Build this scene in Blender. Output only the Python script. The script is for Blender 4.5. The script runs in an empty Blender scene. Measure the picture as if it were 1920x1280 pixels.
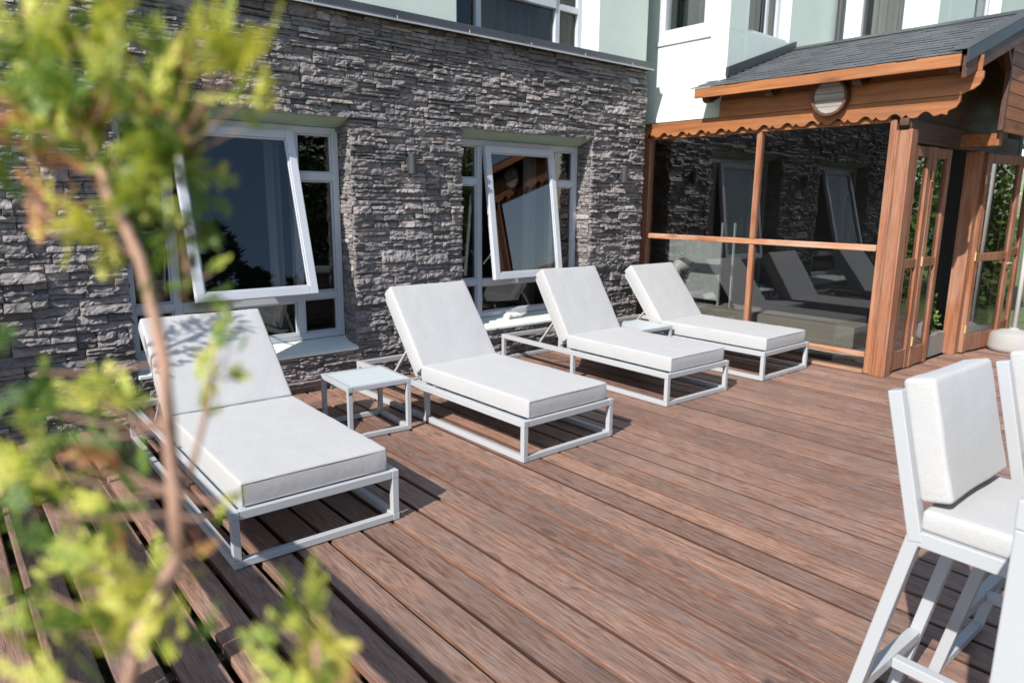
import bpy, math, random
import numpy as np
from mathutils import Vector, Matrix
random.seed(7)
R = math.radians
S = bpy.context.scene
# ------------------------------------------------------------------ camera, sky, sun, exposure
cam_d = bpy.data.cameras.new('camera'); cam = bpy.data.objects.new('camera', cam_d)
S.collection.objects.link(cam); S.camera = cam
rgt = Vector((0.76495568, -0.64401667, 0.00923828)); up = Vector((0.12108955, 0.15788675, 0.98000464)); fwd = Vector((0.63259792, 0.74854145, -0.19876006))
cam.matrix_world = Matrix(((rgt.x, up.x, -fwd.x, 0), (rgt.y, up.y, -fwd.y, 0), (rgt.z, up.z, -fwd.z, 1.55), (0, 0, 0, 1)))
cam_d.sensor_width = 36; cam_d.lens = 24.48; cam_d.clip_start = 0.02; cam_d.clip_end = 600
cam_d.dof.use_dof = True; cam_d.dof.focus_distance = 3.3; cam_d.dof.aperture_fstop = 3.6; cam_d.dof.aperture_blades = 9
W = bpy.data.worlds.new('World'); S.world = W; W.use_nodes = True
wn = W.node_tree.nodes; wn.clear()
sky = wn.new('ShaderNodeTexSky'); sky.sky_type = 'NISHITA'; sky.sun_disc = False
SUNV = Vector((0.43, 0.115, -0.37)).normalized()          # direction the light travels
el = math.asin(-SUNV.z); az = math.atan2(-SUNV.x, -SUNV.y)
sky.sun_elevation = el; sky.sun_rotation = az; sky.air_density = 1.0; sky.dust_density = 0.6; sky.ozone_density = 1.2
bg = wn.new('ShaderNodeBackground'); bg.inputs[1].default_value = 0.145
wo = wn.new('ShaderNodeOutputWorld')
W.node_tree.links.new(sky.outputs[0], bg.inputs[0]); W.node_tree.links.new(bg.outputs[0], wo.inputs[0])
sd = bpy.data.lights.new('sun', 'SUN'); sun = bpy.data.objects.new('sun', sd); S.collection.objects.link(sun)
sd.energy = 5.0; sd.angle = R(0.53); sd.color = (1.0, 0.955, 0.90)
sun.rotation_euler = SUNV.to_track_quat('-Z', 'Y').to_euler(); sun.location = (-8, -2, 9)
S.view_settings.view_transform = 'Standard'; S.view_settings.look = 'None'; S.view_settings.gamma = 1
S.view_settings.exposure = 0.47
S.render.resolution_x = 1024; S.render.resolution_y = 682
S.render.engine = 'CYCLES'
S.cycles.max_bounces = 8; S.cycles.transparent_max_bounces = 16; S.cycles.sample_clamp_indirect = 6; S.cycles.caustics_reflective = False

# ------------------------------------------------------------------ materials
MATS = {}
def nt(name):
    m = bpy.data.materials.new(name); m.use_nodes = True
    n = m.node_tree.nodes; l = m.node_tree.links; b = n['Principled BSDF']; MATS[name] = m
    return m, n, l, b
def ramp(n, l, src, stops, interp='LINEAR'):
    r = n.new('ShaderNodeValToRGB'); r.color_ramp.interpolation = interp
    e = r.color_ramp.elements
    while len(e) < len(stops): e.new(0.5)
    for k, (p, c) in enumerate(stops):
        e[k].position = p; e[k].color = (c, c, c, 1) if isinstance(c, (int, float)) else (*c, 1)
    l.new(src, r.inputs[0]); return r
def noise(n, l, scale=5, detail=5, rough=0.55, vec=None, dist=0.0):
    t = n.new('ShaderNodeTexNoise'); t.inputs['Scale'].default_value = scale; t.inputs['Detail'].default_value = detail
    t.inputs['Roughness'].default_value = rough; t.inputs['Distortion'].default_value = dist
    if vec is not None: l.new(vec, t.inputs['Vector'])
    return t
def mixc(n, l, f, a, b, mode='MIX'):
    x = n.new('ShaderNodeMix'); x.data_type = 'RGBA'; x.blend_type = mode
    for s, v in ((0, f), (6, a), (7, b)):
        if hasattr(v, 'links') or hasattr(v, 'is_linked'): l.new(v, x.inputs[s])
        elif s == 0: x.inputs[0].default_value = v
        else: x.inputs[s].default_value = (*v, 1)
    return x.outputs[2]
def math_(n, l, op, a, b=0.0, c=None):
    x = n.new('ShaderNodeMath'); x.operation = op
    for i, v in enumerate((a, b) + ((c,) if c is not None else ())):
        if hasattr(v, 'is_linked'): l.new(v, x.inputs[i])
        else: x.inputs[i].default_value = v
    return x.outputs[0]
def bump(n, l, b, h, dist=0.002, strength=0.5, prev=None):
    x = n.new('ShaderNodeBump'); x.inputs['Distance'].default_value = dist; x.inputs['Strength'].default_value = strength
    l.new(h, x.inputs['Height']); 
    if prev is not None: l.new(prev, x.inputs['Normal'])
    l.new(x.outputs[0], b.inputs['Normal']); return x.outputs[0]
def coords(n, l, scale=(1, 1, 1), kind='Object', rot=(0, 0, 0)):
    c = n.new('ShaderNodeTexCoord'); m = n.new('ShaderNodeMapping'); m.inputs['Scale'].default_value = scale
    m.inputs['Rotation'].default_value = rot
    l.new(c.outputs[kind], m.inputs[0]); return m.outputs[0]
def attr(n, name='tone'):
    a = n.new('ShaderNodeAttribute'); a.attribute_name = name; return a.outputs['Fac']

def m_paint(name, col, rough=0.45, var=0.06, bscale=60, bstr=0.08, spec=0.5, dirt=None):
    m, n, l, b = nt(name); v = coords(n, l)
    t = noise(n, l, 2.2, 6, 0.6, v); r = ramp(n, l, t.outputs[0], [(0.3, tuple(c * (1 - var) for c in col)), (0.7, tuple(min(1, c * (1 + var)) for c in col))])
    out = r.outputs[0]
    if dirt:
        d = noise(n, l, 9, 8, 0.72, v); dr = ramp(n, l, d.outputs[0], [(0.60, 0.0), (0.78, 1.0)])
        out = mixc(n, l, math_(n, l, 'MULTIPLY', dr.outputs[0], 0.5), out, dirt)
    l.new(out, b.inputs['Base Color']); b.inputs['Roughness'].default_value = rough; b.inputs['Specular IOR Level'].default_value = spec
    t2 = noise(n, l, bscale, 4, 0.6, v); bump(n, l, b, t2.outputs[0], 0.002, bstr)
    return m
m_paint('white_metal', (0.40, 0.415, 0.43), 0.38, 0.03, 300, 0.04)
m_paint('slat_metal', (0.50, 0.54, 0.56), 0.42, 0.03, 300, 0.04)
m_paint('window_white', (0.50, 0.525, 0.56), 0.35, 0.04, 80, 0.05, dirt=(0.42, 0.42, 0.40))
m_paint('mint_plaster', (0.60, 0.68, 0.62), 0.85, 0.05, 45, 0.35, 0.3, dirt=(0.44, 0.52, 0.46))
m_paint('mint_paint', (0.42, 0.56, 0.43), 0.6, 0.10, 25, 0.35, 0.4, dirt=(0.30, 0.34, 0.25))
m_paint('sill_paint', (0.66, 0.72, 0.66), 0.55, 0.08, 25, 0.35, 0.4, dirt=(0.36, 0.38, 0.32))
m_paint('dark_metal', (0.045, 0.048, 0.052), 0.42, 0.15, 50, 0.1, dirt=(0.16, 0.16, 0.16))
m_paint('lamp_metal', (0.05, 0.052, 0.056), 0.3, 0.06, 200, 0.05)
m_paint('concrete', (0.36, 0.35, 0.33), 0.9, 0.12, 30, 0.8, 0.2, dirt=(0.24, 0.23, 0.21))
m_paint('beige_slab', (0.27, 0.245, 0.215), 0.8, 0.08, 30, 0.3, 0.2, dirt=(0.3, 0.27, 0.23))
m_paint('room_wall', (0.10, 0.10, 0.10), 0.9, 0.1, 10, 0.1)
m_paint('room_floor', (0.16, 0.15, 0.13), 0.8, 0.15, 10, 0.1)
m_paint('slate', (0.075, 0.082, 0.09), 0.62, 0.25, 40, 0.8, 0.5, dirt=(0.20, 0.20, 0.20))
m_paint('galvanised', (0.42, 0.44, 0.45), 0.5, 0.12, 60, 0.2, dirt=(0.10, 0.10, 0.10))
m_paint('white_plastic', (0.68, 0.67, 0.64), 0.45, 0.04, 60, 0.1)
m_paint('brass', (0.50, 0.38, 0.18), 0.4, 0.1)
m_paint('grass_earth', (0.09, 0.12, 0.04), 0.95, 0.4, 20, 1.0)
m_paint('cloth_white', (0.78, 0.76, 0.72), 0.9, 0.03, 90, 0.4)
m_paint('pot_clay', (0.22, 0.20, 0.18), 0.8, 0.1, 40, 0.4)
m_paint('bark', (0.20, 0.125, 0.085), 0.85, 0.3, 300, 0.9)
m_paint('thuja_bark', (0.34, 0.20, 0.14), 0.8, 0.35, 260, 0.6)
m_paint('dark_bark', (0.06, 0.045, 0.035), 0.9, 0.3, 30, 0.9)
MATS['slate'].node_tree.nodes['Principled BSDF'].inputs['Roughness'].default_value = 0.55

def m_fabric(name, col):
    m, n, l, b = nt(name); v = coords(n, l)
    a = noise(n, l, 1.0, 3, 0.7, coords(n, l, (700, 170, 500))); c = noise(n, l, 1.0, 3, 0.7, coords(n, l, (170, 700, 500)))
    w = math_(n, l, 'ADD', a.outputs[0], c.outputs[0]); w = math_(n, l, 'MULTIPLY', w, 0.5)
    big = noise(n, l, 4, 4, 0.6, v)
    r = ramp(n, l, w, [(0.38, tuple(x * 0.84 for x in col)), (0.60, tuple(min(1, x * 1.14) for x in col))])
    l.new(mixc(n, l, 0.35, r.outputs[0], ramp(n, l, big.outputs[0], [(0.3, tuple(x * 0.97 for x in col)), (0.7, tuple(x * 1.02 for x in col))]).outputs[0]), b.inputs['Base Color'])
    b.inputs['Roughness'].default_value = 0.92; b.inputs['Specular IOR Level'].default_value = 0.15
    b.inputs['Sheen Weight'].default_value = 0.15
    p = bump(n, l, b, w, 0.0012, 0.55); bump(n, l, b, noise(n, l, 11, 4, 0.6, v).outputs[0], 0.012, 0.30, p)
m_fabric('cushion_fabric', (0.42, 0.42, 0.418))
m_fabric('seam_thread', (0.34, 0.34, 0.34))
m_fabric('curtain_fabric', (0.42, 0.41, 0.39))

def m_wood(name, dark, mid, light, along='Y', grey=(0.3, 0.27, 0.25), greyamt=0.5, rough=0.6, scl=1.0, bstr=0.5):
    m, n, l, b = nt(name)
    tone = attr(n)
    sc = {'Y': (26, 1.1, 26), 'X': (1.1, 26, 26), 'Z': (26, 26, 1.1)}[along]
    sc2 = {'Y': (140, 3.0, 140), 'X': (3.0, 140, 140), 'Z': (140, 140, 3.0)}[along]
    off = n.new('ShaderNodeCombineXYZ'); t50 = math_(n, l, 'MULTIPLY', tone, 37.0)
    for i in range(3): l.new(t50, off.inputs[i])
    def shifted(s):
        v = coords(n, l, tuple(x * scl for x in s)); a = n.new('ShaderNodeVectorMath'); a.operation = 'ADD'
        l.new(v, a.inputs[0]); l.new(off.outputs[0], a.inputs[1]); return a.outputs[0]
    g = noise(n, l, 1, 6, 0.62, shifted(sc), 0.6); f = noise(n, l, 1, 5, 0.7, shifted(sc2))
    h = math_(n, l, 'ADD', math_(n, l, 'MULTIPLY', g.outputs[0], 0.62), math_(n, l, 'MULTIPLY', f.outputs[0], 0.38))
    r = ramp(n, l, h, [(0.34, dark), (0.5, mid), (0.66, light)])
    big = noise(n, l, 1, 6, 0.66, shifted({'Y': (6, 2.2, 6), 'X': (2.2, 6, 6), 'Z': (6, 6, 2.2)}[along]))
    gr = ramp(n, l, big.outputs[0], [(0.40, 0.0), (0.66, 1.0)])
    gm = math_(n, l, 'MULTIPLY', math_(n, l, 'MULTIPLY', gr.outputs[0], greyamt), ramp(n, l, f.outputs[0], [(0.3, 0.4), (0.6, 1.0)]).outputs[0])
    c = mixc(n, l, gm, r.outputs[0], grey)
    tr = ramp(n, l, tone, [(0.0, 0.78), (1.0, 1.16)])
    c = mixc(n, l, 1.0, c, tr.outputs[0], 'MULTIPLY')
    # knots and dark blotches
    kn = n.new('ShaderNodeTexVoronoi'); kn.inputs['Scale'].default_value = 1.0
    l.new(shifted({'Y': (7, 1.7, 7), 'X': (1.7, 7, 7), 'Z': (7, 7, 1.7)}[along]), kn.inputs['Vector'])
    kd = ramp(n, l, kn.outputs['Distance'], [(0.0, 0.75), (0.11, 0.35), (0.2, 0.0)])
    c = mixc(n, l, kd.outputs[0], c, tuple(x * 0.55 for x in dark))
    l.new(c, b.inputs['Base Color']); b.inputs['Roughness'].default_value = rough; b.inputs['Specular IOR Level'].default_value = 0.4
    rr = ramp(n, l, big.outputs[0], [(0.35, max(0.2, rough - 0.14)), (0.7, min(1, rough + 0.14))]); l.new(rr.outputs[0], b.inputs['Roughness'])
    p = bump(n, l, b, f.outputs[0], 0.0022, bstr); bump(n, l, b, g.outputs[0], 0.006, bstr * 0.6, p)
    return m
m, n, l, b = nt('deck_wood')
tone = attr(n); off = n.new('ShaderNodeCombineXYZ'); t50 = math_(n, l, 'MULTIPLY', tone, 41.0)
for i_ in range(3): l.new(t50, off.inputs[i_])
def shf(s_):
    a_ = n.new('ShaderNodeVectorMath'); a_.operation = 'ADD'; l.new(coords(n, l, s_), a_.inputs[0]); l.new(off.outputs[0], a_.inputs[1]); return a_.outputs[0]
ring = noise(n, l, 1, 3, 0.5, shf((9, .9, 9)), 0.3)                      # cathedral grain: bands of a slow noise
bands = math_(n, l, 'FRACT', math_(n, l, 'MULTIPLY', ring.outputs[0], 16.0)); bands = math_(n, l, 'ABSOLUTE', math_(n, l, 'SUBTRACT', bands, 0.5))
fine = noise(n, l, 1, 4, 0.75, shf((190, 13, 190))); med = noise(n, l, 1, 6, 0.7, shf((55, 4.5, 55)), 0.4)
big = noise(n, l, 1, 8, 0.72, shf((10, 5.0, 10)), 0.8); patch = noise(n, l, 2.3, 6, 0.65, coords(n, l)); spk = noise(n, l, 1, 3, 0.6, shf((70, 34, 70)))
hgt = math_(n, l, 'ADD', math_(n, l, 'MULTIPLY', med.outputs[0], 0.5), math_(n, l, 'ADD', math_(n, l, 'MULTIPLY', fine.outputs[0], 0.38), math_(n, l, 'MULTIPLY', bands, 0.24)))
c = ramp(n, l, hgt, [(0.36, (0.120, 0.063, 0.047)), (0.48, (0.235, 0.136, 0.099)), (0.60, (0.335, 0.202, 0.148))]).outputs[0]
gm = math_(n, l, 'MULTIPLY', ramp(n, l, big.outputs[0], [(0.47, 0.0), (0.66, 0.6)]).outputs[0], ramp(n, l, fine.outputs[0], [(0.36, 0.25), (0.60, 1.0)]).outputs[0])
c = mixc(n, l, gm, c, (0.275, 0.222, 0.200))
c = mixc(n, l, math_(n, l, 'MULTIPLY', ramp(n, l, patch.outputs[0], [(0.48, 0.0), (0.66, 0.75)]).outputs[0], fine.outputs[0]), c, (0.155, 0.118, 0.102))
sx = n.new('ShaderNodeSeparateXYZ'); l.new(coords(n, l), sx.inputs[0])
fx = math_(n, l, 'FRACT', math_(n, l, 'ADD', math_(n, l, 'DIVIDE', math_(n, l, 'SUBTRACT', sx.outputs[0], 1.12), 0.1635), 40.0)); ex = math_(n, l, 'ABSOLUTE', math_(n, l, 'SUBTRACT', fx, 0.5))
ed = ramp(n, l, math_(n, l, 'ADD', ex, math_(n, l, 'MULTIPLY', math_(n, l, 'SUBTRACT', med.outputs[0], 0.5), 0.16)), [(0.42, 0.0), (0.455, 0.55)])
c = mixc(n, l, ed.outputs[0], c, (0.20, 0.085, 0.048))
c = mixc(n, l, ramp(n, l, ex, [(0.452, 0.0), (0.466, 0.9)]).outputs[0], c, (0.055, 0.030, 0.022))                  # varnish left along the board edges, then gap shade and dirt painted dark
kn = n.new('ShaderNodeTexVoronoi'); kn.inputs['Scale'].default_value = 1.0; l.new(shf((6.5, 2.3, 6.5)), kn.inputs['Vector'])
kd = ramp(n, l, math_(n, l, 'ADD', kn.outputs['Distance'], math_(n, l, 'MULTIPLY', math_(n, l, 'SUBTRACT', med.outputs[0], .5), .12)), [(0.03, 0.85), (0.07, 0.3), (0.10, 0.6), (0.15, 0.0)])
c = mixc(n, l, kd.outputs[0], c, (0.075, 0.05, 0.042))
sp = ramp(n, l, spk.outputs[0], [(0.72, 0.0), (0.76, 0.8)]); c = mixc(n, l, sp.outputs[0], c, (0.50, 0.42, 0.34))   # splintered specks
c = mixc(n, l, 1.0, c, ramp(n, l, tone, [(0.0, (0.74, 0.72, 0.72)), (0.5, (1.0, 1.0, 1.0)), (1.0, (1.22, 1.15, 1.08))]).outputs[0], 'MULTIPLY')
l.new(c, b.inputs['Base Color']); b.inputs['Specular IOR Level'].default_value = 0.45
l.new(ramp(n, l, big.outputs[0], [(0.35, 0.34), (0.65, 0.62)]).outputs[0], b.inputs['Roughness'])
p = bump(n, l, b, fine.outputs[0], 0.004, 1.0); p = bump(n, l, b, med.outputs[0], 0.007, 0.7, p); bump(n, l, b, kd.outputs[0], 0.002, 0.4, p)
m_wood('varnish_Y', (0.17, 0.058, 0.02), (0.33, 0.125, 0.044), (0.44, 0.19, 0.075), 'Y', (0.19, 0.085, 0.045), 0.6, 0.5, 0.8, 0.25)
m_wood('varnish_X', (0.14, 0.045, 0.015), (0.27, 0.09, 0.028), (0.38, 0.145, 0.045), 'X', (0.20, 0.10, 0.06), 0.35, 0.5, 0.8, 0.25)
m_wood('post_wood', (0.12, 0.048, 0.03), (0.27, 0.105, 0.052), (0.40, 0.180, 0.092), 'Z', (0.34, 0.22, 0.15), 0.5, 0.6, 0.9, 0.4)
m_wood('rail_wood', (0.17, 0.065, 0.03), (0.36, 0.15, 0.07), (0.50, 0.28, 0.16), 'Y', (0.46, 0.37, 0.29), 0.6, 0.65, 1.0, 0.5)
m_wood('dark_wood_X', (0.04, 0.018, 0.012), (0.08, 0.036, 0.021), (0.13, 0.06, 0.034), 'X', (0.16, 0.10, 0.07), 0.3, 0.6, 0.9, 0.3)
m_wood('dark_wood_Z', (0.06, 0.026, 0.016), (0.13, 0.056, 0.032), (0.20, 0.092, 0.05), 'Z', (0.18, 0.11, 0.08), 0.3, 0.6, 0.9, 0.3)
m_wood('plaque_wood', (0.20, 0.18, 0.16), (0.36, 0.34, 0.31), (0.50, 0.48, 0.45), 'Y', (0.24, 0.20, 0.17), 0.6, 0.7, 1.2, 0.4)

# stone cladding
m, n, l, b = nt('ledge_stone')
v = coords(n, l); tone = attr(n)
a1 = noise(n, l, 26, 8, 0.68, v); a2 = noise(n, l, 5, 5, 0.6, v)
base = ramp(n, l, tone, [(0.0, (0.125, 0.116, 0.113)), (0.35, (0.190, 0.177, 0.175)), (0.65, (0.250, 0.226, 0.219)), (0.85, (0.30, 0.258, 0.240)), (1.0, (0.36, 0.345, 0.34))])
mm = ramp(n, l, a1.outputs[0], [(0.3, 0.68), (0.7, 1.28)])
c = mixc(n, l, 1.0, base.outputs[0], mm.outputs[0], 'MULTIPLY')
mm2 = ramp(n, l, a2.outputs[0], [(0.3, 0.86), (0.7, 1.12)]); c = mixc(n, l, 1.0, c, mm2.outputs[0], 'MULTIPLY')
l.new(c, b.inputs['Base Color']); b.inputs['Roughness'].default_value = 0.82; b.inputs['Specular IOR Level'].default_value = 0.35
p = bump(n, l, b, noise(n, l, 95, 6, 0.65, v).outputs[0], 0.006, 0.55)
bump(n, l, b, noise(n, l, 1, 5, 0.6, coords(n, l, (14, 14, 60))).outputs[0], 0.012, 0.5, p)
m_paint('stone_joint', (0.035, 0.033, 0.033), 0.95, 0.2, 60, 0.4)

# glass
def m_glass(name, tint, extra=0.0, mul=1.0):
    m, n, l, b = nt(name); n.remove(b); o = n['Material Output']
    tr = n.new('ShaderNodeBsdfTransparent'); tr.inputs[0].default_value = (*tint, 1)
    gl = n.new('ShaderNodeBsdfGlossy'); gl.inputs['Roughness'].default_value = 0.0; gl.inputs[0].default_value = (1, 1, 1, 1)
    fr = n.new('ShaderNodeFresnel'); fr.inputs[0].default_value = 1.52
    f = math_(n, l, 'MULTIPLY_ADD', fr.outputs[0], mul, extra); f = math_(n, l, 'MINIMUM', f, 1.0)
    mx = n.new('ShaderNodeMixShader'); l.new(f, mx.inputs[0]); l.new(tr.outputs[0], mx.inputs[1]); l.new(gl.outputs[0], mx.inputs[2])
    w = noise(n, l, 1.6, 2, 0.5, coords(n, l)); bp = n.new('ShaderNodeBump'); bp.inputs['Distance'].default_value = 0.004; bp.inputs['Strength'].default_value = 0.06
    l.new(w.outputs[0], bp.inputs['Height']); l.new(bp.outputs[0], gl.inputs['Normal'])
    l.new(mx.outputs[0], o.inputs[0])
m_glass('window_glass', (0.55, 0.57, 0.57), 0.02, 1.35)
m_glass('upper_glass', (0.5, 0.5, 0.5), 0.0, 0.9)
m_glass('porch_glass', (0.64, 0.66, 0.64), 0.015, 1.8)

def m_leaf(name, cols, trans=0.35, rough=0.5):
    m, n, l, b = nt(name); o = n['Material Output']
    r = ramp(n, l, attr(n), cols); l.new(r.outputs[0], b.inputs['Base Color']); b.inputs['Roughness'].default_value = rough
    t = n.new('ShaderNodeBsdfTranslucent'); l.new(mixc(n, l, 1.0, r.outputs[0], (1.0, 1.0, 0.55), 'MULTIPLY'), t.inputs[0])
    mx = n.new('ShaderNodeMixShader'); mx.inputs[0].default_value = trans
    l.new(b.outputs[0], mx.inputs[1]); l.new(t.outputs[0], mx.inputs[2]); l.new(mx.outputs[0], o.inputs[0])
m_leaf('thuja_leaf', [(0.0, (0.07, 0.15, 0.025)), (0.3, (0.19, 0.30, 0.04)), (0.55, (0.46, 0.50, 0.07)), (0.8, (0.80, 0.76, 0.20)), (0.86, (0.42, 0.15, 0.05)), (1.0, (0.55, 0.27, 0.14))], 0.4)
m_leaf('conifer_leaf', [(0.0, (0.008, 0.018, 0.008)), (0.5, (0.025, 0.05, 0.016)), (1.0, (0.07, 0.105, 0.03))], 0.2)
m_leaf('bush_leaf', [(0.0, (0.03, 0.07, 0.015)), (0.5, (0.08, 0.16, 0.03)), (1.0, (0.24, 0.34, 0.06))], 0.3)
m, n, l, b = nt('bulb_glow'); b.inputs['Emission Color'].default_value = (1, 0.82, 0.6, 1); b.inputs['Emission Strength'].default_value = 1.6; b.inputs['Base Color'].default_value = (0.8, 0.75, 0.65, 1)

# ------------------------------------------------------------------ mesh helpers
COL = S.collection
def tag(o, label=None, cat=None, group=None, kind=None):
    if label: o['label'] = label
    if cat: o['category'] = cat
    if group: o['group'] = group
    if kind: o['kind'] = kind
    return o
def empty(name, loc=(0, 0, 0), rz=0.0):
    o = bpy.data.objects.new(name, None); COL.objects.link(o); o.location = loc; o.rotation_euler = (0, 0, rz); o.empty_display_size = 0.1
    return o
def copy_tree(o, parent=None):
    c = o.copy(); COL.objects.link(c); c.parent = parent
    for ch in [x for x in COL.objects if x.parent == o]: copy_tree(ch, c)
    return c
class MB:
    def __init__(s): s.v = []; s.f = []; s.t = []; s.n = 0
    def add(s, vs, fs, tone=None):
        vs = np.asarray(vs, float).reshape(-1, 3); t = random.random() if tone is None else tone
        s.f += [tuple(i + s.n for i in f) for f in fs]; s.t += [t] * len(fs); s.v.append(vs); s.n += len(vs); return s
    def box(s, x0, x1, y0, y1, z0, z1, tone=None):
        vs = [(x, y, z) for z in (z0, z1) for y in (y0, y1) for x in (x0, x1)]
        return s.add(vs, [(0, 2, 3, 1), (4, 5, 7, 6), (0, 1, 5, 4), (2, 6, 7, 3), (0, 4, 6, 2), (1, 3, 7, 5)], tone)
    def beam(s, a, b, w, h, upv=(0, 0, 1), tone=None):
        a = Vector(a); b = Vector(b); d = (b - a).normalized(); u = Vector(upv); sd = d.cross(u)
        if sd.length < 1e-4: sd = d.cross(Vector((1, 0, 0)))
        sd.normalize(); u = sd.cross(d).normalized(); vs = []
        for p in (a, b):
            for i, j in ((-1, -1), (1, -1), (1, 1), (-1, 1)): vs.append(p + sd * (i * w / 2) + u * (j * h / 2))
        return s.add([tuple(q) for q in vs], [(0, 3, 2, 1), (4, 5, 6, 7), (0, 1, 5, 4), (1, 2, 6, 5), (2, 3, 7, 6), (3, 0, 4, 7)], tone)
    def prism(s, poly, axis, a, b, tone=None):
        # poly: 2-D loop, extruded along axis from a to b.  axis 'x': poly=(y,z); 'y': (x,z); 'z': (x,y)
        def P(q, t): return {'x': (t, q[0], q[1]), 'y': (q[0], t, q[1]), 'z': (q[0], q[1], t)}[axis]
        k = len(poly); vs = [P(q, a) for q in poly] + [P(q, b) for q in poly]
        fs = [tuple(range(k))[::-1], tuple(range(k, 2 * k))] + [(i, (i + 1) % k, k + (i + 1) % k, k + i) for i in range(k)]
        return s.add(vs, fs, tone)
    def tube(s, pts, rad, seg=8, tone=None, cap=True):
        pts = [Vector(p) for p in pts]; rr = rad if isinstance(rad, (list, tuple)) else [rad] * len(pts); vs = []; fs = []
        for i, p in enumerate(pts):
            d = (pts[min(i + 1, len(pts) - 1)] - pts[max(i - 1, 0)]).normalized()
            a = d.cross(Vector((0.13, 0.31, 0.94))); a = a.normalized() if a.length > 1e-3 else Vector((1, 0, 0)); c = d.cross(a)
            for k in range(seg):
                t = 2 * math.pi * k / seg; vs.append(tuple(p + (a * math.cos(t) + c * math.sin(t)) * rr[i]))
        for i in range(len(pts) - 1):
            for k in range(seg):
                q = (k + 1) % seg; fs.append((i * seg + k, i * seg + q, (i + 1) * seg + q, (i + 1) * seg + k))
        if cap: fs.append(tuple(range(seg))[::-1]); fs.append(tuple((len(pts) - 1) * seg + k for k in range(seg)))
        return s.add(vs, fs, tone)
    def lathe(s, prof, c=(0, 0, 0), seg=28, tone=None):
        vs = []; fs = []
        for (r, z) in prof:
            for k in range(seg): t = 2 * math.pi * k / seg; vs.append((c[0] + r * math.cos(t), c[1] + r * math.sin(t), c[2] + z))
        for i in range(len(prof) - 1):
            for k in range(seg): q = (k + 1) % seg; fs.append((i * seg + k, i * seg + q, (i + 1) * seg + q, (i + 1) * seg + k))
        fs.append(tuple(range(seg))[::-1]); fs.append(tuple((len(prof) - 1) * seg + k for k in range(seg)))
        return s.add(vs, fs, tone)
    def build(s, name, mat, parent=None, loc=None, bevel=0, smooth=False, seg=2):
        me = bpy.data.meshes.new(name)
        V = np.concatenate(s.v) if s.v else np.zeros((0, 3)); me.from_pydata(V.tolist(), [], s.f); me.update()
        a = me.attributes.new('tone', 'FLOAT', 'FACE'); a.data.foreach_set('value', np.array(s.t, dtype=np.float32))
        o = bpy.data.objects.new(name, me); COL.objects.link(o); me.materials.append(MATS[mat])
        if parent is not None: o.parent = parent
        if loc is not None: o.location = loc
        if smooth: me.polygons.foreach_set('use_smooth', [True] * len(me.polygons))
        if bevel:
            bm = o.modifiers.new('bevel', 'BEVEL'); bm.width = bevel; bm.segments = seg; bm.limit_method = 'ANGLE'; bm.angle_limit = R(40)
            bm.harden_normals = False
        return o
def vnoise(p, seed=0):
    # value noise on Nx3 array
    p = np.asarray(p); i = np.floor(p).astype(np.int64); f = p - i; f = f * f * (3 - 2 * f)
    def h(a, b, c):
        q = (a * 374761393 + b * 668265263 + c * 2147483647 + seed * 144665) & 0xffffffff
        q = ((q ^ (q >> 13)) * 1274126177) & 0xffffffff; q = q ^ (q >> 16); return (q & 0xffff) / 65535.0
    out = 0
    for dx in (0, 1):
        for dy in (0, 1):
            for dz in (0, 1):
                w = (f[:, 0] if dx else 1 - f[:, 0]) * (f[:, 1] if dy else 1 - f[:, 1]) * (f[:, 2] if dz else 1 - f[:, 2])
                out = out + w * h(i[:, 0] + dx, i[:, 1] + dy, i[:, 2] + dz)
    return out - 0.5
def fbm(p, o=4, seed=0):
    p = np.asarray(p, float); a = 0; amp = 1
    for k in range(o): a = a + amp * vnoise(p * 2 ** k, seed + k * 7); amp *= 0.55
    return a
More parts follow.
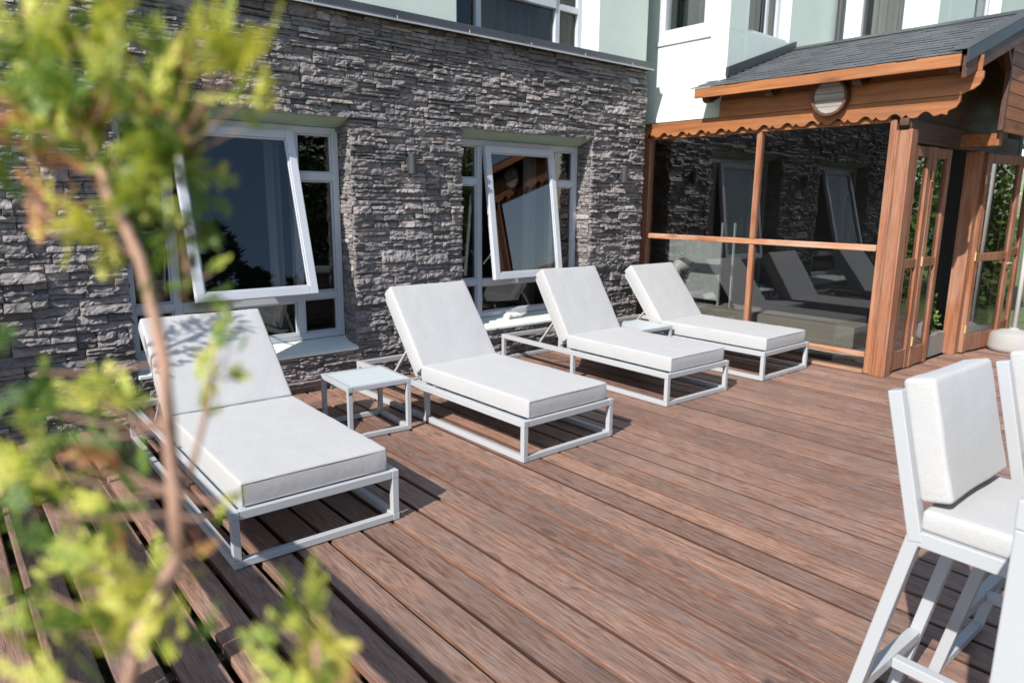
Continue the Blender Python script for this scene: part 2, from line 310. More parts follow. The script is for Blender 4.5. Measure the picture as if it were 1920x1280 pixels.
def cushion(mb, x0, x1, y0, y1, z0, z1, r=0.02, crown=0.008, seed=0, step=0.035, wr=0.004):
    """soft box with rounded edges, a slightly crowned top and gentle puckers"""
    c = np.array([(x0 + x1) / 2, (y0 + y1) / 2, (z0 + z1) / 2]); hlf = np.array([(x1 - x0) / 2, (y1 - y0) / 2, (z1 - z0) / 2])
    def ticks(h):
        e = [-h, -h + r * .35, -h + r * .7, -h + r * 1.2]; k = max(1, int((2 * h - 2.4 * r) / step))
        mid = list(np.linspace(-h + r * 1.2, h - r * 1.2, k + 1))[1:-1]; return e + mid + [-q for q in e[::-1]]
    T = [ticks(h) for h in hlf]; idx = {}; vs = []; fs = []
    def vid(p):
        k = (round(p[0], 5), round(p[1], 5), round(p[2], 5))
        if k not in idx: idx[k] = len(vs); vs.append(p)
        return idx[k]
    for ax in range(3):
        u, w = [(1, 2), (2, 0), (0, 1)][ax]
        for sgn in (-1, 1):
            for i in range(len(T[u]) - 1):
                for j in range(len(T[w]) - 1):
                    q = []
                    for (a, b_) in ((i, j), (i + 1, j), (i + 1, j + 1), (i, j + 1)):
                        p = [0, 0, 0]; p[ax] = sgn * hlf[ax]; p[u] = T[u][a]; p[w] = T[w][b_]; q.append(vid(tuple(p)))
                    fs.append(tuple(q if sgn > 0 else q[::-1]))
    P = np.array(vs); inn = np.clip(P, -(hlf - r), hlf - r); d = P - inn; ln = np.linalg.norm(d, axis=1, keepdims=True); ln[ln == 0] = 1
    Q = inn + d / ln * r
    nx = Q / hlf; cr = (1 - np.abs(nx[:, 0]) ** 3) * (1 - np.abs(nx[:, 1]) ** 3)
    Q[:, 2] += np.where(Q[:, 2] > 0, crown * cr, 0)
    side = (1 - np.abs(nx[:, 2]) ** 2); Q[:, 0] += np.sign(Q[:, 0]) * (np.abs(nx[:, 0]) > .9) * side * 0.004; Q[:, 1] += np.sign(Q[:, 1]) * (np.abs(nx[:, 1]) > .9) * side * 0.004
    N = fbm(Q * 9 + seed * 3.1, 3, seed); Q += (d / ln + np.array([0, 0, .3])) * (N * wr)[:, None]
    mb.add(Q + c, fs, 0.5)
def piping(mb, x0, x1, y0, y1, z, r=0.02, rad=0.0022):
    pts = []; 
    for (cx, cy, a0) in ((x1 - r, y0 + r, -90), (x1 - r, y1 - r, 0), (x0 + r, y1 - r, 90), (x0 + r, y0 + r, 180)):
        for k in range(4): a = R(a0 + 30 * k); pts.append((cx + r * math.cos(a), cy + r * math.sin(a), z))
    mb.tube(pts + [pts[0]], rad, 5, 0.5, cap=False)
# ------------------------------------------------------------------ the setting: ground, deck
g = MB(); g.box(-120, 160, -160, 120, -0.72, -0.60); tag(g.build('ground', 'grass_earth'), kind='structure')
deck = MB(); PITCH = 0.1635
for i in range(-9, 60):
    xc = 1.12 + PITCH * i; half = (PITCH - (0.028 if xc < 1.1 else random.uniform(.011, .019))) / 2
    xb = xc + PITCH / 2
    if xb > 10.4: continue
    ys = [-3.2, random.uniform(-1.2, 0.8), random.uniform(3.75, 4.6) if i % 2 else random.uniform(4.4, 5.1), 5.42 if xb < 6.7 else 2.62]
    if xb > 6.62: ys = [-3.2, random.uniform(-1.0, 0.6), 2.55]
    for a, b_ in zip(ys[:-1], ys[1:]):
        z = random.uniform(-0.0022, 0.0); dx = random.uniform(-0.0015, 0.0015); tn = random.random()
        q = [(xb - half + dx, z - 0.034), (xb - half + dx, z - .0045), (xb - half + dx + .0015, z - .0012), (xb - half + dx + .0045, z), (xb + half + dx - .009, z), (xb + half + dx - .0045, z - .0035), (xb + half + dx - .001, z - .012), (xb + half + dx, z - 0.034)]
        deck.prism(q, 'y', a + 0.0015, b_ - 0.0015, tn)
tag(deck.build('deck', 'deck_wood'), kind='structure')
jo = MB()
for k in range(15): jo.box(-0.33, 10.4 if k < 10 else 6.6, -3.1 + k * 0.6, -3.05 + k * 0.6, -0.19, -0.0365)
jo.box(-0.40, -0.35, -3.2, 5.42, -0.6, -0.04)
tag(jo.build('deck_joists', 'dark_wood_X'), kind='structure')

# ------------------------------------------------------------------ hotel building
hotel = empty('hotel_building', (3.0, 5.6, 0))
tag(hotel, 'hotel with dark ledge stone cladding below and mint green plastered storey above', 'building')
hotel_loc = Vector((3.0, 5.6, 0))
def hb(mb, name, mat, parent=hotel, **k):                 # built in world coordinates, parented without moving
    o = mb.build(name, mat, None, **k); par(o, parent); return o
def world_of(q):
    m = Matrix.LocRotScale(q.location, q.rotation_euler, q.scale)
    return m if q.parent is None else world_of(q.parent) @ q.matrix_parent_inverse @ m
def par(o, p):
    o.parent = p; o.matrix_parent_inverse = world_of(p).inverted()

def stones(mb, org, uax, vax, nax, W_, H_, holes=(), rowh=0.094, depth=(0.006, 0.036), seed=1, cell=0.017):
    rnd = random.Random(seed); org, uax, vax, nax = (np.array(q, float) for q in (org, uax, vax, nax))
    y = 0.0; k = 0
    while y < H_ - 0.012:
        rh = min(rnd.uniform(rowh * .72, rowh * 1.25), H_ - y)
        if H_ - y - rh < 0.03: rh = H_ - y
        x = -rnd.uniform(0, .2)
        while x < W_:
            w = rnd.uniform(0.11, 0.40); 
            r3 = rnd.random()
            cuts = [0, 1] if r3 < .07 or rh < .06 else ([0, rnd.uniform(.35, .65), 1] if r3 < .66 else [0, rnd.uniform(.25, .36), rnd.uniform(.6, .72), 1])
            for c0, c1 in zip(cuts[:-1], cuts[1:]):
                subs = [(x, x + w)] if rnd.random() < .6 or w < .16 else [(x, x + w * .5 + rnd.uniform(-.04, .04)), None]
                if len(subs) == 2: subs[1] = (subs[0][1], x + w)
                for (a, b_) in subs:
                    u0, u1 = max(a, 0) + .0022, min(b_, W_) - .0022; v0, v1 = y + rh * c0 + .0018, y + rh * c1 - .0018
                    if u1 - u0 < .012 or v1 - v0 < .008: continue
                    pcs = [(u0, u1, v0, v1)]
                    for (hx0, hx1, hy0, hy1) in holes:
                        nn = []
                        for (p0, p1, q0, q1) in pcs:
                            if p1 <= hx0 or p0 >= hx1 or q1 <= hy0 or q0 >= hy1: nn.append((p0, p1, q0, q1)); continue
                            if p0 < hx0 - .012: nn.append((p0, hx0, q0, q1))
                            if p1 > hx1 + .012: nn.append((hx1, p1, q0, q1))
                            if q0 < hy0 - .01 and p0 < hx1 and p1 > hx0: nn.append((max(p0, hx0), min(p1, hx1), q0, hy0))
                            if q1 > hy1 + .01 and p0 < hx1 and p1 > hx0: nn.append((max(p0, hx0), min(p1, hx1), hy1, q1))
                        pcs = nn
                    for (p0, p1, q0, q1) in pcs:
                        k += 1; pr = rnd.uniform(*depth) + (0.012 if rnd.random() < .2 else 0); tu = rnd.uniform(-.10, .10); tv = rnd.uniform(-.65, .30)
                        nu = max(2, int((p1 - p0) / cell)); nv = max(2, int((q1 - q0) / (cell * .75)))
                        U, V = np.meshgrid(np.linspace(0, 1, nu + 1), np.linspace(0, 1, nv + 1)); U = U.ravel(); V = V.ravel()
                        uu = p0 + (p1 - p0) * U; vv = q0 + (q1 - q0) * V
                        h = pr + tu * (uu - (p0 + p1) / 2) * .6 + tv * (vv - (q0 + q1) / 2)
                        P3 = np.stack([uu * 26, vv * 42, np.full_like(uu, k * 1.7)], 1)
                        h += fbm(P3, 3, seed) * .021 + fbm(P3 * np.array([.35, 2.2, 1]), 2, seed + 5) * .012
                        ed = (np.minimum(U, 1 - U) < .01) | (np.minimum(V, 1 - V) < .01)
                        h = np.clip(h, .004, .075); h = np.where(ed, h - .0055, h)
                        jx = np.where(ed, fbm(P3 * 1.7 + 9, 2, seed) * .006, 0); 
                        vv = vv + jx * .7; uu2 = uu + jx
                        front = org + np.outer(uu2, uax) + np.outer(vv, vax) + np.outer(h, nax)
                        ring = [j for j in range(nu + 1)] + [(i + 1) * (nu + 1) - 1 for i in range(1, nv + 1)] + [nv * (nu + 1) + j for j in range(nu - 1, -1, -1)] + [i * (nu + 1) for i in range(nv - 1, 0, -1)]
                        back = org + np.outer(uu2[ring], uax) + np.outer(vv[ring], vax) - np.outer(np.full(len(ring), .006), nax)
                        vs = np.concatenate([front, back]); nf = len(front); L = len(ring)
                        fs = [(i * (nu + 1) + j, i * (nu + 1) + j + 1, (i + 1) * (nu + 1) + j + 1, (i + 1) * (nu + 1) + j) for i in range(nv) for j in range(nu)]
                        fs += [(ring[i], nf + i, nf + (i + 1) % L, ring[(i + 1) % L]) for i in range(L)]
                        mb.add(vs, fs, min(1, max(0, rnd.gauss(.45, .24))))
            x += w
        y += rh
W1, W2 = 1.04, 3.83; WW = 1.69; WB, WT = 0.315, 2.17; YF = 5.272; YW = 5.455
sw = MB(); X0 = -2.2
stones(sw, (X0, YF, 0), (1, 0, 0), (0, 0, 1), (0, -1, 0), 6.36 - X0, 2.965, [(W1 - X0, W1 - X0 + WW, WB, WT), (W2 - X0, W2 - X0 + WW, WB, WT)], seed=3)
for x in (W1, W2):
    stones(sw, (x + WW, YF + .002, WB), (0, 1, 0), (0, 0, 1), (-1, 0, 0), YW - YF + .02, WT - WB - .01, depth=(0.004, 0.012), seed=11 + int(x), cell=.02)
    stones(sw, (x, YF + .002, WB), (0, 1, 0), (0, 0, 1), (1, 0, 0), YW - YF + .02, WT - WB - .01, depth=(0.004, 0.012), seed=17 + int(x), cell=.02)
stones(sw, (6.352, YF, 0), (0, 1, 0), (0, 0, 1), (1, 0, 0), 0.5, 2.965, depth=(0.01, 0.03), seed=29, cell=.03)
o = hb(sw, 'stone_cladding', 'ledge_stone')
bw = MB()   # masonry behind the cladding
def wall_y(mb, x0, x1, z0, z1, ya, yb, holes):
    xs = sorted({x0, x1} | {h for q in holes for h in q[:2]}); zs = sorted({z0, z1} | {h for q in holes for h in q[2:]})
    for a, b_ in zip(xs[:-1], xs[1:]):
        for c_, d_ in zip(zs[:-1], zs[1:]):
            mx, mz = (a + b_) / 2, (c_ + d_) / 2
            if any(q[0] < mx < q[1] and q[2] < mz < q[3] for q in holes): continue
            mb.box(a, b_, ya, yb, c_, d_)
wall_y(bw, X0, 6.35, -0.1, 2.96, YF + .004, YF + .33, [(W1 - .003, W1 + WW + .003, WB - .004, WT), (W2 - .003, W2 + WW + .003, WB - .004, WT)])
hb(bw, 'masonry_wall', 'stone_joint')
rm = MB()   # dark rooms inside
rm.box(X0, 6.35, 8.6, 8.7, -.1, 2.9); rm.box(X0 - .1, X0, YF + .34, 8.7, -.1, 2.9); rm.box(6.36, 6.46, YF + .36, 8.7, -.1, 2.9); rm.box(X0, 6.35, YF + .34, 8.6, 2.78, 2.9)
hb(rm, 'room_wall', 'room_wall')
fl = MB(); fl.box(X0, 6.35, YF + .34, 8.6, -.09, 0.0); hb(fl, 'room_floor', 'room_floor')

def window(x0, tilt, stay_side):
    f = MB(); D0, D1 = YW, YW + .07; zb, zt = 0.395, 2.108
    def bar(a, b_, c_, d_, y0=D0, y1=D1): f.box(a, b_, y0, y1, c_, d_)
    ox0, ox1 = x0 + .012, x0 + WW - .012
    bar(ox0, ox0 + .055, zb, zt); bar(ox1 - .055, ox1, zb, zt)
    bar(ox0 + .055, ox1 - .055, zb, zb + .05); bar(ox0 + .055, ox1 - .055, zt - .055, zt)
    m1, m2 = x0 + .325, x0 + 1.268
    bar(m1, m1 + .06, zb + .05, zt - .055); bar(m2, m2 + .06, zb + .05, zt - .055)
    for a, b_ in ((ox0 + .055, m1), (m2 + .06, ox1 - .055)):
        bar(a, b_, 1.69, 1.75); bar(a, b_, .73, .785)
    bar(m1 + .06, m2, .715, .785, D0 - .004, D1)
    # glazing beads
    for a, b_, c_, d_ in [(ox0 + .055, m1, 1.75, zt - .055), (ox0 + .055, m1, .785, 1.69), (ox0 + .055, m1, zb + .05, .73), (m2 + .06, ox1 - .055, 1.75, zt - .055), (m2 + .06, ox1 - .055, .785, 1.69), (m2 + .06, ox1 - .055, zb + .05, .73), (m1 + .06, m2, zb + .05, .715)]:
        t = .014
        bar(a, a + t, c_, d_, D0 + .016, D1 - .004); bar(b_ - t, b_, c_, d_, D0 + .016, D1 - .004); bar(a + t, b_ - t, c_, c_ + t, D0 + .016, D1 - .004); bar(a + t, b_ - t, d_ - t, d_, D0 + .016, D1 - .004)
    fr = hb(f, 'window', 'window_white', bevel=.004)
    p = MB()
    for a, b_, c_, d_ in [(ox0 + .055, m1, 1.75, zt - .055), (ox0 + .055, m1, .785, 1.69), (ox0 + .055, m1, zb + .05, .73), (m2 + .06, ox1 - .055, 1.75, zt - .055), (m2 + .06, ox1 - .055, .785, 1.69), (m2 + .06, ox1 - .055, zb + .05, .73), (m1 + .06, m2, zb + .05, .715)]:
        p.add([(a, D0 + .035, c_), (b_, D0 + .035, c_), (b_, D0 + .035, d_), (a, D0 + .035, d_)], [(0, 1, 2, 3)])
    hb(p, 'pane', 'window_glass', fr)
    # top-hung sash swung outwards at the bottom
    sx0, sx1 = m1 + .052, m2 + .008; sh = 1.275; t = .062
    s_ = MB(); s_.box(sx0, sx0 + t, -.026, .026, -sh, 0); s_.box(sx1 - t, sx1, -.026, .026, -sh, 0); s_.box(sx0 + t, sx1 - t, -.026, .026, -sh, -sh + t); s_.box(sx0 + t, sx1 - t, -.026, .026, -t, 0)
    for q in (.012,):
        s_.box(sx0 + t, sx0 + t + q, -.016, .016, -sh + t, -t); s_.box(sx1 - t - q, sx1 - t, -.016, .016, -sh + t, -t); s_.box(sx0 + t + q, sx1 - t - q, -.016, .016, -sh + t, -sh + t + q); s_.box(sx0 + t + q, sx1 - t - q, -.016, .016, -t - q, -t)
    so = s_.build('sash', 'window_white', bevel=.004); so.location = (0, YW - .028, 2.052); so.rotation_euler = (-tilt, 0, 0); par(so, fr)
    gp = MB(); gp.add([(sx0 + t, 0, -sh + t), (sx1 - t, 0, -sh + t), (sx1 - t, 0, -t), (sx0 + t, 0, -t)], [(0, 1, 2, 3)])
    go = gp.build('sash_pane', 'window_glass'); go.location = so.location; go.rotation_euler = so.rotation_euler; par(go, fr)
    for xx in (sx0 + .03, sx1 - .03):
        zz = 1.05; dy = math.sin(tilt) * (2.052 - zz); st = MB()
        st.beam((xx, YW + .01, zz - .12), (xx, YW - .028 - dy + .03, zz), .018, .006)
        hb(st, 'stay_arm', 'galvanised', fr)
    # sloping painted sill and lintel soffit
    sl = MB(); sl.prism([(YF - .045, WB - .012), (YF - .045, WB + .012), (YW + .0, zb - .002), (YW + .0, WB - .012)], 'x', x0 + .004, x0 + WW - .004); hb(sl, 'window_sill', 'sill_paint', bevel=.004)
    li = MB(); li.prism([(YF - .004, WT + .004), (YW + .01, zt + .002), (YW + .01, WT + .06), (YF - .004, WT + .06)], 'x', x0 + .004, x0 + WW - .004); hb(li, 'lintel', 'mint_paint', bevel=.003)
    return fr
window(W1, R(15.5), 1); window(W2, R(8), 1)
# curtains behind the two windows
def curtain(name, x0, x1, y, z0, z1, parent, amp=.025, per=.09, along='x'):
    c_ = MB(); k = max(6, int((x1 - x0) / .012)); pts = [(x0 + (x1 - x0) * i / k, amp * math.sin(2 * math.pi * (x1 - x0) * i / k / per + .6 * math.sin(i * .37))) for i in range(k + 1)]
    vs = []; 
    for (u, d) in pts:
        vs += ([(u, y + d, z0), (u, y + d, z1)] if along == 'x' else [(y + d, u, z0), (y + d, u, z1)])
    c_.add(vs, [(2 * i, 2 * i + 2, 2 * i + 3, 2 * i + 1) for i in range(k)], .5); return hb(c_, name, 'curtain_fabric', parent, smooth=True)
curtain('curtain', W1 + 1.14, W1 + 1.27, YW + .22, .4, 2.1, hotel); curtain('curtain', W2 + 1.10, W2 + 1.26, YW + .22, .4, 2.1, hotel)

# upper storey
YU = 5.255; UB = 3.04; UT = 5.6
fm = MB(); 
fm.prism([(YU - .075, 2.955), (YU - .075, 2.968), (YU - .045, 2.985), (YU - .03, 3.045), (YU + .3, 3.045), (YU + .3, 2.955)], 'x', X0, 6.37); hb(fm, 'roof_flashing', 'dark_metal', bevel=.002)
fe = MB(); fe.box(X0, 6.375, YU - .082, YU - .076, 2.950, 2.964)
for k in range(12): fe.box(X0 + .3 + k * .72, X0 + .306 + k * .72, YU - .079, YU - .074, 2.964, 2.99)
hb(fe, 'flashing_edge', 'galvanised')
uw = MB()
uw.box(X0, 3.78, YU, YU + .45, UB + .004, UT); uw.box(5.565, 6.33, YU, YU + .45, UB + .004, UT); uw.box(3.78, 5.565, YU + .005, YU + .45, 4.75, UT)
uw.box(6.06, 6.33, YU + .45, 8.7, UB - .1, UT)
hb(uw, 'upper_wall', 'mint_plaster', bevel=.004)
def upper_window(rects, mulls, plane, frame_t, depth, axis, pane_rects, name='window'):
    pass
uf = MB(); y0, y1 = 5.50, 5.57
uf.box(3.782, 5.563, y0 - .03, y1, UB + .004, UB + .075); uf.box(3.782, 5.563, y0, y1, 4.68, 4.748)
for a in (3.782, 4.175, 5.185, 5.503): uf.box(a, a + .06, y0, y1, UB + .075, 4.68)
uf.box(3.842, 4.175, y0, y1, 3.46, 3.52); uf.box(4.235, 5.185, y0 - .012, y1, 3.44, 3.53); uf.box(5.245, 5.503, y0, y1, 3.44, 3.50)
uf.box(4.235, 5.185, y0 - .018, y1 - .03, 3.535, 3.59); uf.box(4.66, 4.72, y0, y1 - .002, 3.59, 4.68)
uo = hb(uf, 'window', 'window_white', bevel=.004)
up_ = MB(); up_.add([(3.79, y0 + .04, UB + .05), (5.55, y0 + .04, UB + .05), (5.55, y0 + .04, 4.7), (3.79, y0 + .04, 4.7)], [(0, 1, 2, 3)]); hb(up_, 'pane', 'upper_glass', uo)
hd = MB(); hd.box(4.64, 4.70, y0 - .03, y0 - .019, 3.545, 3.565); hd.box(4.66, 4.68, y0 - .05, y0 - .03, 3.52, 3.56); hb(hd, 'handle', 'dark_metal', uo)
curtain('curtain', 4.62, 5.20, YW + .30, 3.06, 4.7, hotel, .03, .11); curtain('curtain', 5.36, 5.55, YW + .26, 3.06, 4.7, hotel, .02, .10)
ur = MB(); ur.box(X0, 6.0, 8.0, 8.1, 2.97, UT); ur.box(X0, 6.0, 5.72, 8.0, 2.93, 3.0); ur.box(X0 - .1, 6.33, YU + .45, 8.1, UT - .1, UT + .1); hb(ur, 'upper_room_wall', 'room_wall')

# stepped rear facade, right of the stone wing
ZG = 2.43; ZT = 6.2; AX = 6.63; BY = 4.43; CX_ = 8.93; DY = 3.30
rf = MB()
# A (faces -X) with a window opening y 4.72..5.28, z 3.30..4.9
def wall_x(mb, xa, xb, y0, y1, z0, z1, holes):
    ys = sorted({y0, y1} | {h for q in holes for h in q[:2]}); zs = sorted({z0, z1} | {h for q in holes for h in q[2:]})
    for a, b_ in zip(ys[:-1], ys[1:]):
        for c_, d_ in zip(zs[:-1], zs[1:]):
            my, mz = (a + b_) / 2, (c_ + d_) / 2
            if any(q[0] < my < q[1] and q[2] < mz < q[3] for q in holes): continue
            mb.box(xa, xb, a, b_, c_, d_)
wall_x(rf, AX, AX + .3, BY, 8.7, ZG, ZT, [(4.66, 5.34, 3.30, 4.9)])
wall_y(rf, AX + .3, CX_ + .3, ZG, ZT, BY, BY + .3, [(6.98, 7.82, 3.33, 4.9)])
wall_x(rf, CX_, CX_ + .3, DY, BY, ZG, ZT, [(3.60, 4.22, 3.40, 4.9)])
wall_y(rf, CX_ + .3, 14.5, ZG, ZT, DY, DY + .3, [(10.0, 10.9, 3.30, 4.9)])
hb(rf, 'upper_wall', 'mint_plaster', bevel=.003)
rb = MB(); rb.box(AX + .3, 14, 8.0, 8.2, ZG, ZT); rb.box(CX_ + .32, 14, DY + 2.0, DY + 2.1, ZG, ZT); rb.box(AX, 14.5, BY + .31, 8.7, ZT, ZT + .1); rb.box(CX_, 14.5, DY, BY + .31, ZT, ZT + .1); rb.box(AX + .9, AX + .95, BY + .31, 8, ZG, ZT); rb.box(AX + .31, AX + .9, BY + 1.4, BY + 1.45, ZG, ZT); rb.box(AX + .96, CX_, BY + 1.5, BY + 1.55, ZG, ZT)
rb.box(CX_ + .9, CX_ + .95, DY + .31, BY + 1.5, ZG, ZT)
hb(rb, 'rear_room_wall', 'room_wall')
def frame_x(x, y0, y1, z0, z1, t=.07, d=.06, pr=.02):
    f = MB(); f.box(x - pr, x + d, y0 + .002, y0 + t, z0, z1); f.box(x - pr, x + d, y1 - t, y1 - .002, z0, z1); f.box(x - pr, x + d, y0 + t, y1 - t, z0 + .001, z0 + t * 1.3); f.box(x - pr, x + d, y0 + t, y1 - t, z1 - t, z1)
    f.box(x - pr - .018, x - .002, y0 - .02, y1 + .02, z0 - .05, z0 - .001)
    o = hb(f, 'window', 'window_white', bevel=.004); p = MB(); p.add([(x + .03, y0 + t, z0 + t), (x + .03, y1 - t, z0 + t), (x + .03, y1 - t, z1 - t), (x + .03, y0 + t, z1 - t)], [(0, 1, 2, 3)]); hb(p, 'pane', 'window_glass', o); return o
def frame_y(y, x0, x1, z0, z1, t=.07, d=.06, mull=()):
    f = MB(); f.box(x0 + .002, x0 + t, y, y + d, z0, z1); f.box(x1 - t, x1 - .002, y, y + d, z0, z1); f.box(x0 + t, x1 - t, y, y + d, z0 + .001, z0 + t); f.box(x0 + t, x1 - t, y, y + d, z1 - t, z1)
    for mm_ in mull: f.box(mm_, mm_ + .05, y, y + d, z0 + t, z1 - t)
    f.box(x0 + .002, x1 - .002, y - .10, y - .002, z0 + .001, z0 + .03)
    o = hb(f, 'window', 'window_white', bevel=.004); p = MB(); p.add([(x0 + t, y + .03, z0 + t), (x1 - t, y + .03, z0 + t), (x1 - t, y + .03, z1 - t), (x0 + t, y + .03, z1 - t)], [(0, 1, 2, 3)]); hb(p, 'pane', 'window_glass', o); return o
frame_x(AX + .02, 4.66, 5.34, 3.30, 4.9, .085); frame_y(BY + .13, 6.98, 7.82, 3.33, 4.9, .07, .06, (7.52,)); frame_x(CX_ + .02, 3.60, 4.22, 3.40, 4.9, .075); frame_y(DY + .13, 10.0, 10.9, 3.30, 4.9, .07, .06, (10.45,))
curtain('curtain', 7.0, 7.35, BY + .32, 3.4, 4.85, hotel, .02, .1)
curtain('curtain', 3.62, 4.16, CX_ + .3, 3.45, 4.85, hotel, .025, .12, along='y')
dp = MB(); dp.tube([(8.86, BY - .055, 2.6), (8.86, BY - .055, 6.2)], .042, 14); 
for z in (3.45, 4.6): dp.tube([(8.86, BY - .055, z), (8.86, BY - .055, z + .05)], .05, 14)
hb(dp, 'drainpipe', 'dark_metal')
rp = MB(); rp.tube([(6.375, 5.33, 2.95), (6.375, 5.33, 5.6)], .03, 12); rp.tube([(6.375, 5.33, 2.97), (6.375, 5.33, 3.10)], .038, 12); hb(rp, 'drainpipe', 'dark_metal')

# ------------------------------------------------------------------ conservatory porch
cons = empty('conservatory_porch', (6.65, 2.6, 0)); tag(cons, 'varnished timber conservatory porch with large glass panes and slate roof', 'porch')
def cb(mb, name, mat, parent=cons, **k): return hb(mb, name, mat, parent, **k)
GX = 6.60
# corner post (Z grain) built of a main post with grooves and a side stile
cp = MB(); cp.box(6.555, 6.69, 2.515, 2.625, 0.0, 2.175, .6); cp.box(6.562, 6.68, 2.629, 2.652, 0.0, 2.17, .35); cp.box(6.575, 6.68, 2.656, 2.71, .004, 2.262, .75); cp.box(6.545, 6.56, 2.53, 2.61, 0.0, 2.168, .5)
cb(cp, 'corner_post', 'post_wood', bevel=.004)
cj = MB(); cj.box(6.56, 6.68, 2.53, 2.62, 2.178, 2.30, .3); cj.box(6.50, 6.559, 2.535, 2.61, 2.20, 2.262, .6); cb(cj, 'beam_end', 'dark_wood_X', bevel=.008)
ep = MB(); ep.box(6.50, 6.60, 5.40, 5.47, 0, 2.26, .2); ep.box(6.56, 6.66, 5.33, 5.398, 0.0, 2.26, .5); cb(ep, 'end_post', 'post_wood', bevel=.004)
ml = MB(); ml.box(GX - .03, GX + .04, 3.93, 3.985, .20, 1.125, .6); ml.box(GX - .03, GX + .04, 3.93, 3.985, 1.185, 2.24, .8); cb(ml, 'mullion', 'post_wood', bevel=.006)
tr_ = MB(); tr_.box(GX - .038, GX + .045, 2.712, 5.328, 1.127, 1.183, .7); cb(tr_, 'transom_rail', 'rail_wood', bevel=.008)
br = MB(); br.box(GX - .035, GX + .045, 2.712, 5.328, .155, .198, .6); cb(br, 'bottom_rail', 'rail_wood', bevel=.006)
b2 = MB(); b2.box(GX - .05, GX + .05, 2.712, 5.328, .002, .03, .3); cb(b2, 'base_rail', 'rail_wood', bevel=.005)
hr = MB(); hr.box(GX - .03, GX + .045, 2.712, 5.328, 2.242, 2.285, .4); cb(hr, 'head_rail', 'varnish_Y', bevel=.004)
pn = MB()
for (a, b_, c_, d_) in ((2.712, 3.93, 1.183, 2.242), (3.985, 5.328, 1.183, 2.242), (2.712, 3.93, .198, 1.127), (3.985, 5.328, .198, 1.127), (2.712, 5.328, .03, .155)):
    pn.add([(GX, a, c_), (GX, b_, c_), (GX, b_, d_), (GX, a, d_)], [(0, 1, 2, 3)])
cb(pn, 'pane', 'porch_glass')
# scalloped valance (lower board) and plain upper board with carved ends
def scallop(y0, y1, z):
    pts = []; y = y0; per = .245
    while y < y1 - .005:
        L_ = min(per, y1 - y); k = 16
        for i in range(k):
            t = i / k
            if t < .5: h = .040 * math.sin(math.pi * t / .5)            # broad hollow
            elif t < .75: h = -.006 * math.sin(math.pi * (t - .5) / .25)       # lobe
            else: h = .026 * (1 - abs((t - .875) / .125)) ** 1.3                 # small notch
            pts.append((y + t * L_, z + h))
        y += per
    pts.append((y1, z)); return pts
va = MB(); low = scallop(2.36, 5.43, 2.262); va.prism(low + [(5.43, 2.408), (2.17, 2.408), (2.17, 2.36), (2.20, 2.315), (2.25, 2.296), (2.26, 2.262), (2.30, 2.275), (2.34, 2.262)], 'x', 6.525, 6.548, .45)
cb(va, 'scalloped_valance', 'varnish_Y', bevel=.002)
vb = MB(); vb.prism([(2.03, 2.56), (2.03, 2.52), (2.05, 2.475), (2.09, 2.445), (2.14, 2.43), (2.17, 2.412), (4.41, 2.412), (4.41, 2.575), (2.03, 2.575)], 'x', 6.522, 6.549, .7); cb(vb, 'upper_board', 'varnish_Y', bevel=.002)
vc = MB(); vc.box(6.535, 6.555, 2.05, 4.41, 2.578, 2.70, .2); cb(vc, 'wall_plate', 'varnish_Y', bevel=.002)
# roof: deck boards, slates, fascia, rafters
EX, EZ, SL = 6.27, 2.695, 0.345; RX = 7.95; VY0, VY1 = 2.10, 4.60
def rz(x): return EZ + SL * (x - EX)
rd = MB(); rd.prism([(EX + .03, rz(EX + .03) - .03), (RX, rz(RX) - .03), (2 * RX - EX - .03, rz(EX + .03) - .03), (2 * RX - EX - .03, rz(EX + .03) - .052), (RX, rz(RX) - .052), (EX + .03, rz(EX + .03) - .052)], 'y', VY0 + .03, VY1 - .2, .4)
cb(rd, 'roof_boards', 'varnish_X')
slt = MB(); rnd = random.Random(5); rows = 13; cs = 1 / math.sqrt(1 + SL * SL)
for sgn in (1, -1):
    for k in range(rows):
        s0 = k * (RX - EX + .02) / rows; wd = .16; y = VY0 + .015 - (wd / 2 if k % 2 else 0)
        while y < VY1:
            a = max(y, VY0 + .015) + .0015; b_ = min(y + wd, VY1) - .0015; y += wd
            if b_ - a < .02: continue
            xa = EX - .01 + s0 + rnd.uniform(-.004, .004); xb = min(xa + .20, RX + .005)
            # the slate stops at the building wall on the far side
            if a > BY - .002 and xb > AX: 
                if xa > AX - .03: continue
                xb = AX - .003
            b2_ = b_ if xb <= AX - .003 or b_ < BY else BY - .003
            if b2_ - a < .02: continue
            za = rz(xa) + rnd.uniform(.0, .004); zb_ = rz(xb) - .014; th = .0075
            X = (lambda q: q) if sgn > 0 else (lambda q: 2 * RX - q)
            q = [(X(xa), a, za), (X(xb), a, zb_), (X(xb), b2_, zb_), (X(xa), b2_, za)]
            vs = q + [(p[0], p[1], p[2] - th) for p in q]; fs = [(0, 1, 2, 3), (7, 6, 5, 4), (0, 4, 5, 1), (1, 5, 6, 2), (2, 6, 7, 3), (3, 7, 4, 0)]
            if sgn < 0: fs = [f_[::-1] for f_ in fs]
            slt.add(vs, fs, rnd.random())
cb(slt, 'roof_slates', 'slate')
rc = MB(); rc.prism([(RX - .10, rz(RX - .10) + .006), (RX, rz(RX) + .012), (RX + .10, rz(RX - .10) + .006), (RX + .10, rz(RX - .10) + .012), (RX, rz(RX) + .022), (RX - .10, rz(RX - .10) + .012)], 'y', VY0 - .01, BY - .004); cb(rc, 'ridge_cap', 'dark_metal')
